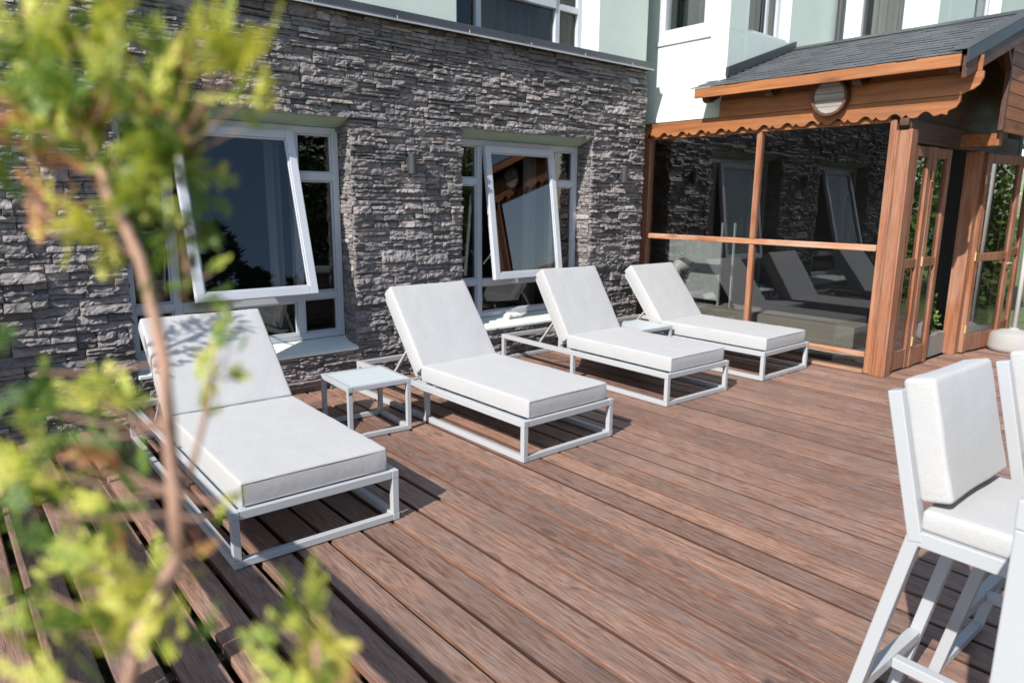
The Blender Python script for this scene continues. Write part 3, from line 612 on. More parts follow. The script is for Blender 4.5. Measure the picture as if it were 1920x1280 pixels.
fs_ = MB(); fs_.box(EX - .002, EX + .028, VY0 + .02, VY1 - .05, EZ - .105, EZ - .012, .75); cb(fs_, 'fascia_board', 'varnish_Y', bevel=.003)
fd = MB(); fd.box(EX + .03, EX + .05, VY0 + .14, VY1 - .08, EZ - .10, EZ - .03, .3); cb(fd, 'soffit_board', 'varnish_Y')
for yy in (2.18, 2.93, 3.76, 4.45):
    for_x = [(EX + .055, rz(EX) - .055 - .06), (EX + .045, rz(EX) - .085), (EX + .065, rz(EX) - .135), (EX + .11, rz(EX) - .15), (6.52, rz(6.52) - .17), (6.52, rz(6.52) - .056), (EX + .055, rz(EX + .055) - .056)]
    rt = MB(); rt.prism(for_x, 'y', yy - .04, yy + .04, .3); cb(rt, 'rafter_end', 'dark_wood_X', bevel=.004)
vg = MB()   # barge board and metal verge on the near gable, mirrored
vm = MB()
for sg in (1, -1):
    X = lambda q: q if sg > 0 else 2 * RX - q
    P_ = [(X(EX + .03), rz(EX + .03) - .20), (X(EX + .03), rz(EX + .03) - .03), (X(RX), rz(RX) - .03), (X(RX), rz(RX) - .20)]
    vg.prism(P_, 'y', VY0 - .02, VY0 + .015, .5)
    Q_ = [(X(EX - .01), rz(EX) - .085), (X(EX - .02), rz(EX) + .018), (X(RX), rz(RX) + .024), (X(RX), rz(RX) - .07)]
    vm.prism(Q_, 'y', VY0 - .035, VY0 - .022, .5)
    T_ = [(X(EX - .02), rz(EX) + .011), (X(EX - .02), rz(EX) + .019), (X(RX), rz(RX) + .026), (X(RX), rz(RX) + .018)]
    vm.prism(T_, 'y', VY0 - .035, VY0 + .10, .5)
cb(vg, 'barge_board', 'dark_wood_X', bevel=.003); cb(vm, 'verge_flashing', 'dark_metal', bevel=.002)
af = MB(); af.prism([(AX - .02, rz(AX) + .01), (7.93, rz(7.93) + .0), (7.93, rz(7.93) + .085), (AX - .02, rz(AX) + .10)], 'y', BY - .035, BY - .004); cb(af, 'wall_flashing', 'dark_metal', bevel=.002)
# front (faces -Y): header, gable panelling, doors
FY = 2.56
hd_ = MB(); hd_.box(6.70, 9.6, FY - .02, FY + .06, 2.075, 2.255, .45); hd_.box(6.70, 9.6, FY - .03, FY - .022, 2.07, 2.10, .3); cb(hd_, 'header_beam', 'dark_wood_X', bevel=.004)
gp_ = MB(); gp_.prism([(6.70, 2.257), (9.3, 2.257), (9.3, rz(6.6) - .06), (RX, rz(RX) - .06), (6.70, rz(6.70) - .06)], 'y', FY + .02, FY + .05, .2); cb(gp_, 'gable_panel', 'dark_wood_X')
gb = MB()
for k in range(8):
    z0 = 2.20 + k * .115
    if rz(RX) - .07 > z0 + .11: gb.box(7.62, 8.9, 2.16, 2.185, z0, z0 + .11)
pass
cb(gb, 'gable_boarding', 'varnish_X', bevel=.002)
gc = MB(); gc.beam((7.597, 2.17, 2.21), (7.597, 2.17, 2.72), .04, .04, (0, 1, 0), .3); gc.beam((7.60, 2.17, 2.74), (7.36, 2.17, 2.96), .035, .045, (0, 1, 0), .3); cb(gc, 'gable_brace', 'dark_wood_X')
g2 = MB(); g2.box(7.66, 7.76, 2.19, 2.50, 2.08, 2.19, .3); cb(g2, 'cross_beam', 'varnish_X', bevel=.003)
def leaf(a, b_, z1=2.055, hinge=None, lab=None, w=.078, t=.045, handle=False, tone=.5):
    # door leaf between plan points a and b_
    a = Vector((a[0], a[1], 0)); b_ = Vector((b_[0], b_[1], 0)); L_ = (b_ - a).length; ang = math.atan2(b_.y - a.y, b_.x - a.x)
    d = MB(); h = t / 2
    d.box(0, w, -h, h, .012, z1, tone); d.box(L_ - w, L_, -h, h, .012, z1, tone + .1)
    for (z0_, z1_) in ((.02, .20), (.97, 1.055), (z1 - .095, z1 - .005)): d.box(w + .001, L_ - w - .001, -h + .004, h - .004, z0_, z1_, tone - .2)
    o = d.build('door', 'door_wood', None, bevel=.005); o.location = (a.x, a.y, 0); o.rotation_euler = (0, 0, ang); par(o, cons)
    p = MB()
    for (z0_, z1_) in ((.20, .97), (1.055, z1 - .095)): p.add([(w, 0, z0_), (L_ - w, 0, z0_), (L_ - w, 0, z1_), (w, 0, z1_)], [(0, 1, 2, 3)])
    q = p.build('pane', 'porch_glass', o)
    for z in (.22, .98, 1.75): hg = MB(); hg.tube([(-.006, -h - .006, z), (-.006, -h - .006, z + .09)], .008, 8); hg.build('hinge', 'brass', o)
    if handle:
        k = MB(); k.tube([(L_ - w / 2, -h - .035, .93), (L_ - w / 2, -h, .93)], .009, 8); k.tube([(L_ - w / 2, -h - .035, .93), (L_ - w / 2 - .10, -h - .035, .93)], .008, 8); k.build('handle', 'brass', o)
    return o
m_wood('door_wood', (0.10, 0.036, 0.02), (0.22, 0.08, 0.038), (0.36, 0.15, 0.068), 'Z', (0.36, 0.25, 0.18), 0.5, 0.6, 0.9, 0.4)
leaf((6.72, FY), (7.11, FY - .01), tone=.5); leaf((7.125, FY - .015), (7.54, FY - .02), tone=.7)
jp = MB(); jp.box(8.17, 8.275, 2.47, 2.60, 0, 2.068, .8); cb(jp, 'door_post', 'post_wood', bevel=.005)
leaf((8.285, 2.455), (9.07, 2.35), tone=.8, handle=True)
leaf((9.10, 2.50), (9.55, 2.50), tone=.5)
leaf((9.56, 2.50), (10.0, 2.50), tone=.6)
# inside of the conservatory
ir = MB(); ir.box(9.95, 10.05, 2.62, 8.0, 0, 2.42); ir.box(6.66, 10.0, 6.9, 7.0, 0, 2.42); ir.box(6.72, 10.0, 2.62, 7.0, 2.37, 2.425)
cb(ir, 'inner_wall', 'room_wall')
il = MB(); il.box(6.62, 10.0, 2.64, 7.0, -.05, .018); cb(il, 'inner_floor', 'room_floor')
pc = MB(); pc.box(6.86, 7.25, 2.95, 5.6, .02, .36); cb(pc, 'low_plinth', 'beige_slab', bevel=.01)
kb = MB(); kb.box(7.56, 8.165, 2.575, 2.90, .004, .24); cb(kb, 'planter_curb', 'beige_slab', bevel=.008)
# ------------------------------------------------------------------ things on and by the walls
def wall_lamp(x, z, label):
    r_ = empty('wall_lamp', (x, YF - .03, z)); tag(r_, label, 'lamp', 'cylinder lamps on the stone wall')
    b = MB(); b.lathe([(.030, -.083), (.036, -.083), (.036, .083), (.030, .083), (.030, .079)], (0, -.055, 0), 26); b.build('lamp_body', 'lamp_metal', r_)
    m_ = MB(); m_.box(-.022, .022, -.022, .035, -.05, .05); m_.build('bracket', 'lamp_metal', r_, bevel=.003)
    g_ = MB(); g_.lathe([(.001, -.06), (.029, -.06), (.029, -.058), (.001, -.058)], (0, -.055, 0), 20); g_.build('lamp_glass', 'white_plastic', r_)
    for q in r_.children: 
        if q.name.startswith('lamp_'): q.data.polygons.foreach_set('use_smooth', [True] * len(q.data.polygons)); e = q.modifiers.new('es', 'EDGE_SPLIT'); e.split_angle = R(40)
    return r_
wall_lamp(3.262, 1.845, 'grey cylinder wall lamp on the stone pier between the two tilted windows')
wall_lamp(5.965, 1.832, 'grey cylinder wall lamp on the stone wall right of both windows, nearest the porch')
wall_lamp(0.605, 1.83, 'grey cylinder wall lamp on stone at the far left, behind the blurred leaves')

pq = empty('round_plaque', (6.46, 3.215, 2.492), 0); tag(pq, 'round slatted grey wooden plaque under the porch eave', 'plaque')
d = MB(); rr = .142
for k in range(5):
    z0 = -rr + k * 2 * rr / 5 + .002; z1 = -rr + (k + 1) * 2 * rr / 5 - .002; pts = []
    for j in range(9): z = z0 + (z1 - z0) * j / 8; pts.append((-math.sqrt(max(0, rr * rr - z * z)), z))
    d.prism(pts + [(-p[0], p[1]) for p in pts[::-1]], 'x', -.012 - .002 * (k % 2), .02)
d.build('slatted_face', 'plaque_wood', pq)
d = MB(); vs = []; fs = []; n_ = 48
for k in range(n_):
    t = 2 * math.pi * k / n_
    for (r_, x) in ((.143, -.03), (.166, -.03), (.166, .055), (.143, .055)): vs.append((x, r_ * math.cos(t), r_ * math.sin(t)))
for k in range(n_):
    for j in range(4): a = k * 4 + j; b_ = k * 4 + (j + 1) % 4; c_ = ((k + 1) % n_) * 4; fs.append((a, b_, c_ + (j + 1) % 4, c_ + j))
d.add(vs, fs); d.build('ring_frame', 'dark_wood_X', pq, bevel=.003)
pq.rotation_euler = (0, R(-4), 0)

ct = MB(); cushion(ct, 4.47, 4.66, YF + .07, YW - .004, .375, .412, .008, .006, 4, .015, .016)
o = ct.build('cloth', 'cloth_white', smooth=True); tag(o, 'crumpled white cloth lying on the painted sill of the right window', 'cloth')
o.rotation_euler = (0, 0, 0)

# inside the porch: sheet metal panel with a bent pipe, ribbed hose behind the low pane
vp = empty('vent_panel', (7.05, 5.05, 0.02)); tag(vp, 'galvanised metal panel with a bent white duct pipe behind the porch glass', 'duct')
d = MB(); d.box(-.01, .01, -.42, .30, .40, 1.08); d.box(-.02, .012, -.44, -.425, .0, 1.3); d.box(-.02, .012, -.60, -.585, .0, 1.3); d.build('metal_panel', 'galvanised', vp, bevel=.002)
d = MB(); d.tube([(-.02, .02, .80), (-.10, .02, .80), (-.17, .03, .79), (-.20, .05, .74), (-.20, .07, .66), (-.20, .20, .58)], [.075, .075, .075, .072, .068, .066], 20); d.build('pipe', 'white_plastic', vp, smooth=True)
d = MB(); d.lathe([(.075, 0), (.11, 0), (.11, .012), (.075, .012)], (0, 0, 0), 28); q = d.build('flange', 'galvanised', vp); q.rotation_euler = (0, R(-90), 0); q.location = (-.012, .02, .80)
d = MB(); P_ = []; rr_ = []
for k in range(130):
    t = k / 129; P_.append((6.76 + .03 * math.sin(t * 7), 2.75 + t * 1.6, .10 + .012 * math.sin(t * 11))); rr_.append(.036 + .004 * (k % 2))
d.tube(P_, rr_, 12); tag(d.build('ribbed_hose', 'white_plastic', smooth=True), 'pale ribbed hose lying behind the lowest pane of the porch', 'hose')

# small round ceiling lamps glowing inside
for k, (x, y, z, lb) in enumerate([(2.75, 6.35, 2.12, 'small glowing ceiling lamp seen through the upper right pane of the left window'), (4.45, 6.4, 2.12, 'small glowing ceiling lamp seen through the right window'), (1.95, 6.9, 2.22, 'small glowing ceiling lamp seen through the swung out pane of the left window')]):
    r_ = empty('ceiling_lamp', (x, y, z)); tag(r_, lb, 'lamp', 'small ceiling lamps in the dark room')
    d = MB(); d.lathe([(.004, 0), (.022, .006), (.032, .022), (.034, .034), (.030, .036)], (0, 0, 0), 16); d.build('lamp_shade', 'bulb_glow', r_, smooth=True)
    d = MB(); d.tube([(0, 0, .037), (0, 0, 2.78 - z)], .004, 6); d.build('cord', 'dark_metal', r_)

# ------------------------------------------------------------------ sun loungers
LW, LL, LH = .80, 2.05, .258
def make_lounger():
    r_ = empty('sun_lounger'); b = .036; h = .040
    f = MB(); f.box(0, b, 0, LL, LH - h, LH); f.box(LW - b, LW, 0, LL, LH - h, LH); f.box(b + .0005, LW - b - .0005, .0015, b, LH - h, LH - .001); f.box(b + .0005, LW - b - .0005, LL - b, LL - .0015, LH - h, LH - .001)
    f.box(b + .0005, LW - b - .0005, 1.02, 1.05, LH - h + .002, LH - .008)
    f.build('frame', 'white_metal', r_, bevel=.0028)
    for x in (0, LW - b):
        for y in (0, 1.04, LL - b):
            q = MB(); q.box(x + .001, x + b - .001, y + .001, y + b - .001, b + .0005, LH - h - .0005); q.build('leg', 'white_metal', r_, bevel=.0025)
    g_ = MB(); g_.box(0, b, 0, LL, 0.001, b); g_.box(LW - b, LW, 0, LL, 0.001, b); g_.box(b + .0005, LW - b - .0005, .0015, b, .0015, b - .001); g_.box(b + .0005, LW - b - .0005, LL - b, LL - .0015, .0015, b - .001)
    g_.build('base_rail', 'white_metal', r_, bevel=.0028)
    s_ = MB(); s_.box(b + .001, LW - b - .001, b + .001, 1.30, LH - .030, LH - .022); s_.build('support_panel', 'slat_metal', r_)
    m_ = MB(); cushion(m_, .052, LW - .052, .022, 1.175, LH + .002, LH + .118, .012, .007, 1, .035, .004)
    piping(m_, .053, LW - .053, .023, 1.174, LH + .108, .02, .0022); piping(m_, .052, LW - .052, .022, 1.175, LH + .012, .02, .0020)
    m_.build('mattress', 'cushion_fabric', r_, smooth=True)
    z_ = MB(); z_.tube([(.060, .0205, LH + .107), (LW / 2, .0195, LH + .109), (LW - .060, .0205, LH + .107)], .0016, 5); z_.build('seam', 'seam_thread', r_)
    # seams on the two front corners
    for x in (.055, LW - .055): z_ = MB(); z_.tube([(x + (.004 if x < .4 else -.004), .0215, LH + .016), (x + (.004 if x < .4 else -.004), .0195, LH + .06), (x + (.004 if x < .4 else -.004), .0215, LH + .106)], .0022, 5); z_.build('seam', 'seam_thread', r_)
    return r_
def make_back(r_, ang):
    # backrest parts in hinge coordinates: y runs up the backrest, z is its normal
    hy, hz = 1.262, LH + .012
    def place(o): o.location = (0, hy, hz); o.rotation_euler = (ang, 0, 0); return o
    f = MB(); w0, w1 = .060, LW - .060
    f.box(w0, w0 + .03, 0, .67, .0, .026); f.box(w1 - .03, w1, 0, .67, .0, .026); f.box(w0 + .031, w1 - .031, .64, .669, .001, .025); f.box(w0 + .031, w1 - .031, .001, .03, .001, .025)
    for k in range(6): f.box(w0 + .031, w1 - .031, .07 + k * .095, .07 + k * .095 + .05, .010, .020)
    place(f.build('backrest_frame', 'white_metal', r_, bevel=.0025))
    m_ = MB(); cushion(m_, .052, LW - .052, .012, .70, .028, .140, .012, .007, 8, .035, .004)
    piping(m_, .053, LW - .053, .013, .699, .130, .02, .0022)
    place(m_.build('back_cushion', 'cushion_fabric', r_, smooth=True))
    for x in (w0 + .015, w1 - .015):
        s_ = MB(); m0 = Vector((x, hy + math.cos(ang) * .22, hz + math.sin(ang) * .22)); m1 = Vector((x, hy + math.cos(ang) * .22 + .19, LH - .025)); s_.beam(m0, m1, .016, .022, (1, 0, 0)); s_.build('support_strut', 'white_metal', r_, bevel=.002)
proto = make_lounger()
lay = [(.850, 2.812, R(-1.0), R(43), 'white sun lounger nearest the camera, partly behind the blurred green twigs'),
       (2.613, 2.972, R(.6), R(52), 'white sun lounger between the slatted side table and the right window'),
       (4.239, 3.166, R(-.9), R(57), 'white sun lounger second from the porch, its backrest raised the steepest'),
       (5.548, 3.130, R(.3), R(51), 'white sun lounger beside the porch glass, farthest from the camera')]
roots = [proto] + [copy_tree(proto) for _ in lay[1:]]
for r_, (x, y, a, b_, lb) in zip(roots, lay):
    r_.location = (x, y, .001); r_.rotation_euler = (0, 0, a); tag(r_, lb, 'sun lounger', 'white sun loungers in a row on the deck'); make_back(r_, b_)

def make_table():
    r_ = empty('side_table'); W_, D_, H_, b = .456, .46, .362, .032
    t = MB(); t.box(0, b, 0, D_, H_ - b, H_); t.box(W_ - b, W_, 0, D_, H_ - b, H_); t.box(b + .0005, W_ - b - .0005, .001, b, H_ - b, H_ - .0008); t.box(b + .0005, W_ - b - .0005, D_ - b, D_ - .001, H_ - b, H_ - .0008)
    t.build('table_frame', 'white_metal', r_, bevel=.0025)
    s_ = MB(); n_ = 4; wd = (D_ - 2 * b) / n_
    for k in range(n_): s_.box(b + .001, W_ - b - .001, b + k * wd + .002, b + (k + 1) * wd - .002, H_ - .014, H_ - .003)
    s_.build('table_top', 'slat_metal', r_, bevel=.0015)
    for x in (0, W_ - b):
        for y in (0, D_ - b): q = MB(); q.box(x + .001, x + b - .001, y + .001, y + b - .001, b + .0005, H_ - b - .0005); q.build('leg', 'white_metal', r_, bevel=.0025)
    g_ = MB(); g_.box(0, b, 0, D_, .001, b); g_.box(W_ - b, W_, 0, D_, .001, b); g_.box(b + .0005, W_ - b - .0005, .001, b, .0015, b - .001); g_.box(b + .0005, W_ - b - .0005, D_ - b, D_ - .001, .0015, b - .001)
    g_.build('base_rail', 'white_metal', r_, bevel=.0025)
    return r_
t1 = make_table(); t2 = copy_tree(t1)
t1.location = (1.978, 3.962, .001); t1.rotation_euler = (0, 0, R(-3.2)); tag(t1, 'low white slatted side table between the two nearest loungers', 'side table', 'low slatted side tables')
t2.location = (5.078, 4.125, .001); t2.rotation_euler = (0, 0, R(-1.5)); tag(t2, 'low white slatted side table between the two loungers farthest away', 'side table', 'low slatted side tables')
mk = MB(); mk.box(.004, .032, -.0012, .0006, .313, .327); k_ = mk.build('badge', 'lamp_metal', t1)

# ------------------------------------------------------------------ bar stools and bar table at the right
def make_stool():
    r_ = empty('bar_stool'); b = .034; sw_ = .43; KZ, KY = .725, 0.0; BZ, BY_ = 1.09, .085; FY_ = .147
    for x in (b / 2, sw_ - b / 2):
        q = MB(); q.beam((x, KY, KZ), (x, FY_, .002), b, b, (1, 0, 0)); q.build('leg', 'white_metal', r_, bevel=.003)
        q = MB(); q.beam((x, -.45, KZ - .02), (x, -.47, .002), b, b, (1, 0, 0)); q.build('leg', 'white_metal', r_, bevel=.003)
        q = MB(); q.beam((x, KY - .006, KZ - .01), (x, BY_, BZ), b, b + .004, (1, 0, 0)); q.build('back_post', 'white_metal', r_, bevel=.003)
    f = MB(); 
    for x in (b / 2, sw_ - b / 2): f.beam((x, KY + .012, KZ), (x, -.468, KZ), b - .001, .040, (0, 0, 1))
    f.box(b, sw_ - b, -.467, -.434, KZ - .019, KZ + .019); f.box(b, sw_ - b, -.02, .01, KZ - .019, KZ + .019); f.box(b, sw_ - b, -.3, -.15, KZ - .005, KZ + .012)
    f.build('seat_frame', 'white_metal', r_, bevel=.003)
    c_ = MB(); c_.box(b, sw_ - b, BY_ - .018, BY_ + .010, BZ - .06, BZ - .02); c_.build('back_rail', 'white_metal', r_, bevel=.003)
    c_ = MB(); c_.box(b, sw_ - b, .03, .055, .86, .90); c_.build('back_rail', 'white_metal', r_, bevel=.003)
    g_ = MB(); zc = .235; yc = FY_ * (1 - zc / KZ)
    g_.box(b + .001, sw_ - b - .001, yc - .017, yc + .017, zc - .017, zc + .017); g_.box(sw_ / 2 - .017, sw_ / 2 + .017, -.445, yc - .0175, zc - .016, zc + .016); g_.box(b + .001, sw_ - b - .001, -.479, -.446, zc - .017, zc + .017)
    g_.build('footrest', 'white_metal', r_, bevel=.003)
    g_ = MB(); g_.box(b + .001, sw_ - b - .001, FY_ - .019, FY_ + .012, .002, .032); g_.build('base_rail', 'white_metal', r_, bevel=.003)
    g_ = MB(); g_.box(b + .001, sw_ - b - .001, -.482, -.452, .002, .032); g_.build('base_rail', 'white_metal', r_, bevel=.003)
    s_ = MB(); cushion(s_, .012, sw_ - .012, -.465, -.012, KZ + .020, KZ + .078, .010, .006, 21, .03, .004); piping(s_, .013, sw_ - .013, -.464, -.013, KZ + .028, .018, .002); s_.build('seat_cushion', 'cushion_fabric', r_, smooth=True)
    s_ = MB(); cushion(s_, .024, sw_ - .024, .0, .308, 0, .076, .010, .006, 33, .03, .005); piping(s_, .027, sw_ - .027, .001, .304, .066, .018, .002); q = s_.build('back_cushion', 'cushion_fabric', r_, smooth=True)
    q.location = (0, .004, KZ + .090); q.rotation_euler = (R(76), 0, 0)
    return r_
s1 = make_stool(); s2 = copy_tree(s1)
s1.location = (1.825, .586, .001); s1.rotation_euler = (0, 0, R(-1.5)); tag(s1, 'white bar stool with light grey cushions in front, nearest the deck loungers', 'bar stool', 'white bar stools by the bar table')
s2.location = (2.435, .522, .001); s2.rotation_euler = (0, 0, R(-1.0)); tag(s2, 'white bar stool cut off by the right picture edge, behind the nearer stool', 'bar stool', 'white bar stools by the bar table')
bt = empty('bar_table', (1.40, -.45, .001)); tag(bt, 'high white metal bar table whose corner post stands at the lower right', 'bar table')
L_, D_, H_, b = 1.8, .745, 1.05, .055
d = MB(); d.box(0, L_, 0, b, H_ - b, H_); d.box(0, L_, D_ - b, D_, H_ - b, H_); d.box(.001, b, b + .0005, D_ - b - .0005, H_ - b, H_ - .001); d.box(L_ - b, L_ - .001, b + .0005, D_ - b - .0005, H_ - b, H_ - .001); d.build('table_frame', 'white_metal', bt, bevel=.003)
d = MB()
for k in range(12): d.box(b + .001 + k * (L_ - 2 * b) / 12, b + (k + 1) * (L_ - 2 * b) / 12 - .004, b + .001, D_ - b - .001, H_ - .018, H_ - .004)
d.build('table_top', 'slat_metal', bt, bevel=.002)
for x in (0, L_ - b):
    for y in (0, D_ - b): d = MB(); d.box(x + .001, x + b - .001, y + .001, y + b - .001, b, H_ - b - .0005); d.build('leg', 'white_metal', bt, bevel=.003)
for x in (0, L_ - b): d = MB(); d.box(x, x + b, 0, D_, .001, b - .001); d.build('base_rail', 'white_metal', bt, bevel=.003)

# ------------------------------------------------------------------ parasol stand by the doors
ps = empty('parasol_stand', (8.93, 2.16, .001)); tag(ps, 'rough concrete parasol base with a white pole beside the porch doors', 'parasol stand')
prof = [(.01, 0), (.205, 0), (.225, .012), (.228, .05), (.214, .165), (.195, .19), (.12, .222), (.045, .236), (.04, .25), (.01, .25)]
d = MB(); d.lathe(prof, (0, 0, 0), 40); q = d.build('concrete_base', 'concrete', ps, smooth=True)
d = MB(); d.tube([(0, 0, .22), (0, 0, 2.4)], .0245, 16); d.build('pole', 'white_plastic', ps, smooth=True)

# ------------------------------------------------------------------ railing along the left edge of the deck
rl = empty('deck_railing', (-.08, 3.0, 0)); tag(rl, 'wooden deck railing with flat rails beyond the left picture edge', 'railing')
d = MB()
for z0, z1, x in ((.915, 1.045, -.06), (.675, .845, -.07), (.46, .565, -.07), (.22, .31, -.07)): d.box(x - .012, x + .012, .72, 5.2, z0, z1)
hb(d, 'rail', 'rail_wood', rl)
for y in (1.05, 2.055, 2.14, 3.06, 4.10, 4.19, 5.10):
    d = MB(); d.box(-.125, -.085, y, y + .07, -.2, 1.045); hb(d, 'post', 'rail_wood', rl)

# ------------------------------------------------------------------ foliage
class Leaves:
    def __init__(s): s.v = []; s.t = []
    def tri(s, p, d, w, nrm, tone):      # a pointed leaf: quad
        sd = np.cross(d, nrm); ln = np.linalg.norm(sd); sd = sd / (ln if ln > 1e-6 else 1) * w
        s.v.append(np.array([p - sd * .35, p + d * .45 - sd, p + d, p + d * .45 + sd])); s.t.append(tone)
    def mesh(s, name, mat):
        n_ = len(s.v); V = np.concatenate(s.v); me = bpy.data.meshes.new(name); me.from_pydata(V.tolist(), [], [(4 * i, 4 * i + 1, 4 * i + 2, 4 * i + 3) for i in range(n_)]); me.update()
        a = me.attributes.new('tone', 'FLOAT', 'FACE'); a.data.foreach_set('value', np.array(s.t, dtype=np.float32)); me.materials.append(MATS[mat]); return me
    def build(s, name, mat, parent=None):
        o = bpy.data.objects.new(name, s.mesh(name, mat)); COL.objects.link(o)
        if parent is not None: o.parent = parent
        return o
def unit(v): return v / (np.linalg.norm(v) + 1e-9)
SPRAYS = [(0.054,0.479,1.644,0.02,1),(0.069,0.44,1.632,0.0191,1),(0.09,0.425,1.641,0.0191,1),(0.054,0.493,1.614,0.021,0),(0.069,0.456,1.605,0.0186,0),(0.09,0.418,1.617,0.0191,1),(0.107,0.408,1.633,0.0178,0),(0.091,0.41,1.587,0.0191,0),(0.083,0.454,1.598,0.0161,2),(0.107,0.389,1.602,0.0133,1),(0.118,0.376,1.634,0.0143,1),(0.129,0.365,1.627,0.0143,1),(0.14,0.358,1.632,0.0117,1),(0.123,0.366,1.609,0.0143,1),(0.137,0.353,1.604,0.013,1),(0.118,0.396,1.622,0.0109,2),(0.136,0.369,1.618,0.008,2),(0.055,0.484,1.581,0.0165,2),(0.062,0.461,1.561,0.0146,2),(0.073,0.447,1.586,0.0172,1),(0.103,0.41,1.583,0.0196,0),(0.089,0.418,1.569,0.0168,1),(0.109,0.41,1.561,0.0172,0),(0.095,0.408,1.55,0.0168,1),(0.083,0.42,1.555,0.0126,0),(0.076,0.421,1.538,0.0154,1),(0.09,0.419,1.533,0.0129,0),(0.115,0.424,1.587,0.0161,0),(0.132,0.422,1.591,0.0135,0),(0.067,0.415,1.528,0.0123,1),(0.077,0.415,1.519,0.0098,1),(0.051,0.489,1.629,0.0176,1),(0.045,0.495,1.59,0.0135,2),(0.126,0.418,1.602,0.0117,1),(0.138,0.421,1.565,0.0043,1),(0.125,0.434,1.575,0.0043,1),(0.111,0.425,1.535,0.006,1),(0.092,0.411,1.595,0.0109,2),(0.13,0.42,1.535,0.0049,0),(0.115,0.415,1.512,0.0054,0),(0.13,0.403,1.513,0.0048,0),(0.107,0.411,1.512,0.0041,1),(0.117,0.382,1.48,0.0115,0),(0.11,0.372,1.462,0.0126,1),(0.125,0.389,1.487,0.0082,1),(0.112,0.4,1.49,0.0076,0),(0.125,0.369,1.457,0.0072,1),(0.123,0.376,1.474,0.0072,0),(0.107,0.371,1.448,0.0062,1),(0.033,0.42,1.442,0.0137,0),(0.053,0.406,1.45,0.0164,1),(0.065,0.394,1.442,0.0137,1),(0.042,0.409,1.429,0.0164,0),(0.056,0.396,1.421,0.0137,2),(0.03,0.415,1.412,0.0164,1),(0.065,0.385,1.413,0.0123,0),(0.019,0.419,1.391,0.0164,0),(0.041,0.403,1.399,0.015,1),(0.055,0.398,1.388,0.0126,0),(0.076,0.397,1.448,0.0084,0),(0.028,0.431,1.423,0.0112,1),(0.037,0.377,1.378,0.0156,1),(0.054,0.361,1.368,0.0156,1),(0.022,0.406,1.354,0.015,0),(0.041,0.357,1.355,0.0165,1),(0.067,0.348,1.366,0.013,1),(0.027,0.364,1.34,0.0152,0),(0.053,0.344,1.348,0.0152,1),(0.071,0.33,1.353,0.0127,1),(0.061,0.323,1.339,0.0136,1),(0.016,0.38,1.322,0.013,1),(0.084,0.327,1.341,0.0091,0),(0.09,0.35,1.357,0.0068,1),(0.111,0.289,1.366,0.0099,1),(0.118,0.279,1.352,0.0124,1),(0.111,0.282,1.339,0.0136,1),(0.127,0.27,1.347,0.0111,1),(0.103,0.293,1.356,0.0074,0),(0.117,0.275,1.332,0.0124,1),(0.128,0.266,1.335,0.0062,2),(0.114,0.413,1.541,0.0117,0),(0.126,0.41,1.526,0.009,0),(0.1,0.408,1.522,0.0115,0),(0.043,0.489,1.561,0.015,0),(0.049,0.477,1.534,0.0135,2),(0.05,0.493,1.599,0.018,0),(0.076,0.45,1.561,0.0132,2),(0.111,0.434,1.613,0.0161,0),(0.089,0.457,1.627,0.0146,0),(0.069,0.45,1.541,0.0103,2),(0.088,0.403,1.508,0.0098,0),(0.1,0.392,1.503,0.0084,0),(0.142,0.378,1.589,0.007,0),(0.03,0.439,1.458,0.014,0),(0.035,0.413,1.376,0.014,0),(0.011,0.4,1.337,0.0133,1),(0.054,0.384,1.373,0.0109,2),(0.096,0.333,1.398,0.0057,1),(0.09,0.335,1.387,0.0057,2),(0.102,0.329,1.405,0.0047,1)]
TRUNK = [(0.059, 0.518, 1.678), (0.066, 0.475, 1.624), (0.075, 0.445, 1.583), (0.081, 0.418, 1.544), (0.087, 0.406, 1.519), (0.087, 0.39, 1.499), (0.088, 0.381, 1.467), (0.085, 0.369, 1.436), (0.082, 0.358, 1.406), (0.08, 0.351, 1.375)]
T2 = [(0.08, 0.351, 1.375), (0.07, 0.35, 1.359), (0.059, 0.35, 1.343), (0.05, 0.339, 1.318)]
BR = [[(0.106, 0.407, 1.495), (0.111, 0.406, 1.507), (0.109, 0.415, 1.535), (0.106, 0.427, 1.57)], [(0.081, 0.356, 1.395), (0.092, 0.363, 1.413), (0.103, 0.371, 1.437), (0.109, 0.372, 1.459)], [(0.087, 0.406, 1.519), (0.075, 0.419, 1.525), (0.062, 0.43, 1.53)], [(0.117, 0.274, 1.327), (0.118, 0.279, 1.349)]]
rg = np.random.default_rng(12)
th = empty('thuja_shrub', (.075, .33, 0)); tag(th, 'blurred young thuja with yellow green sprays and reddish stems close to the camera', 'shrub')
base = Vector((.075, .33, 0))
def loc_(p): return (p[0] - base.x, p[1] - base.y, p[2])
tk = MB(); tp = [loc_(p) for p in TRUNK]; tail = [loc_(p) for p in T2] + [(.01, .01, 1.05), (0, 0, .7), (0, 0, .30)]
tk.tube(tp, [.0014, .0018, .0023, .0027, .0030, .0033, .0034, .0036, .0037, .0040], 9); tk.tube([tp[-1]] + tail[1:], [.0040, .0042, .0044, .0048, .007, .009, .012], 9)
for b_ in BR: tk.tube([loc_(p) for p in b_], [.0022, .0018, .0014, .001][:len(b_)], 7)
lv = Leaves(); nodes = [np.array(p) for p in TRUNK + T2] + [np.array(q) for b_ in BR for q in b_]
WL = .0009
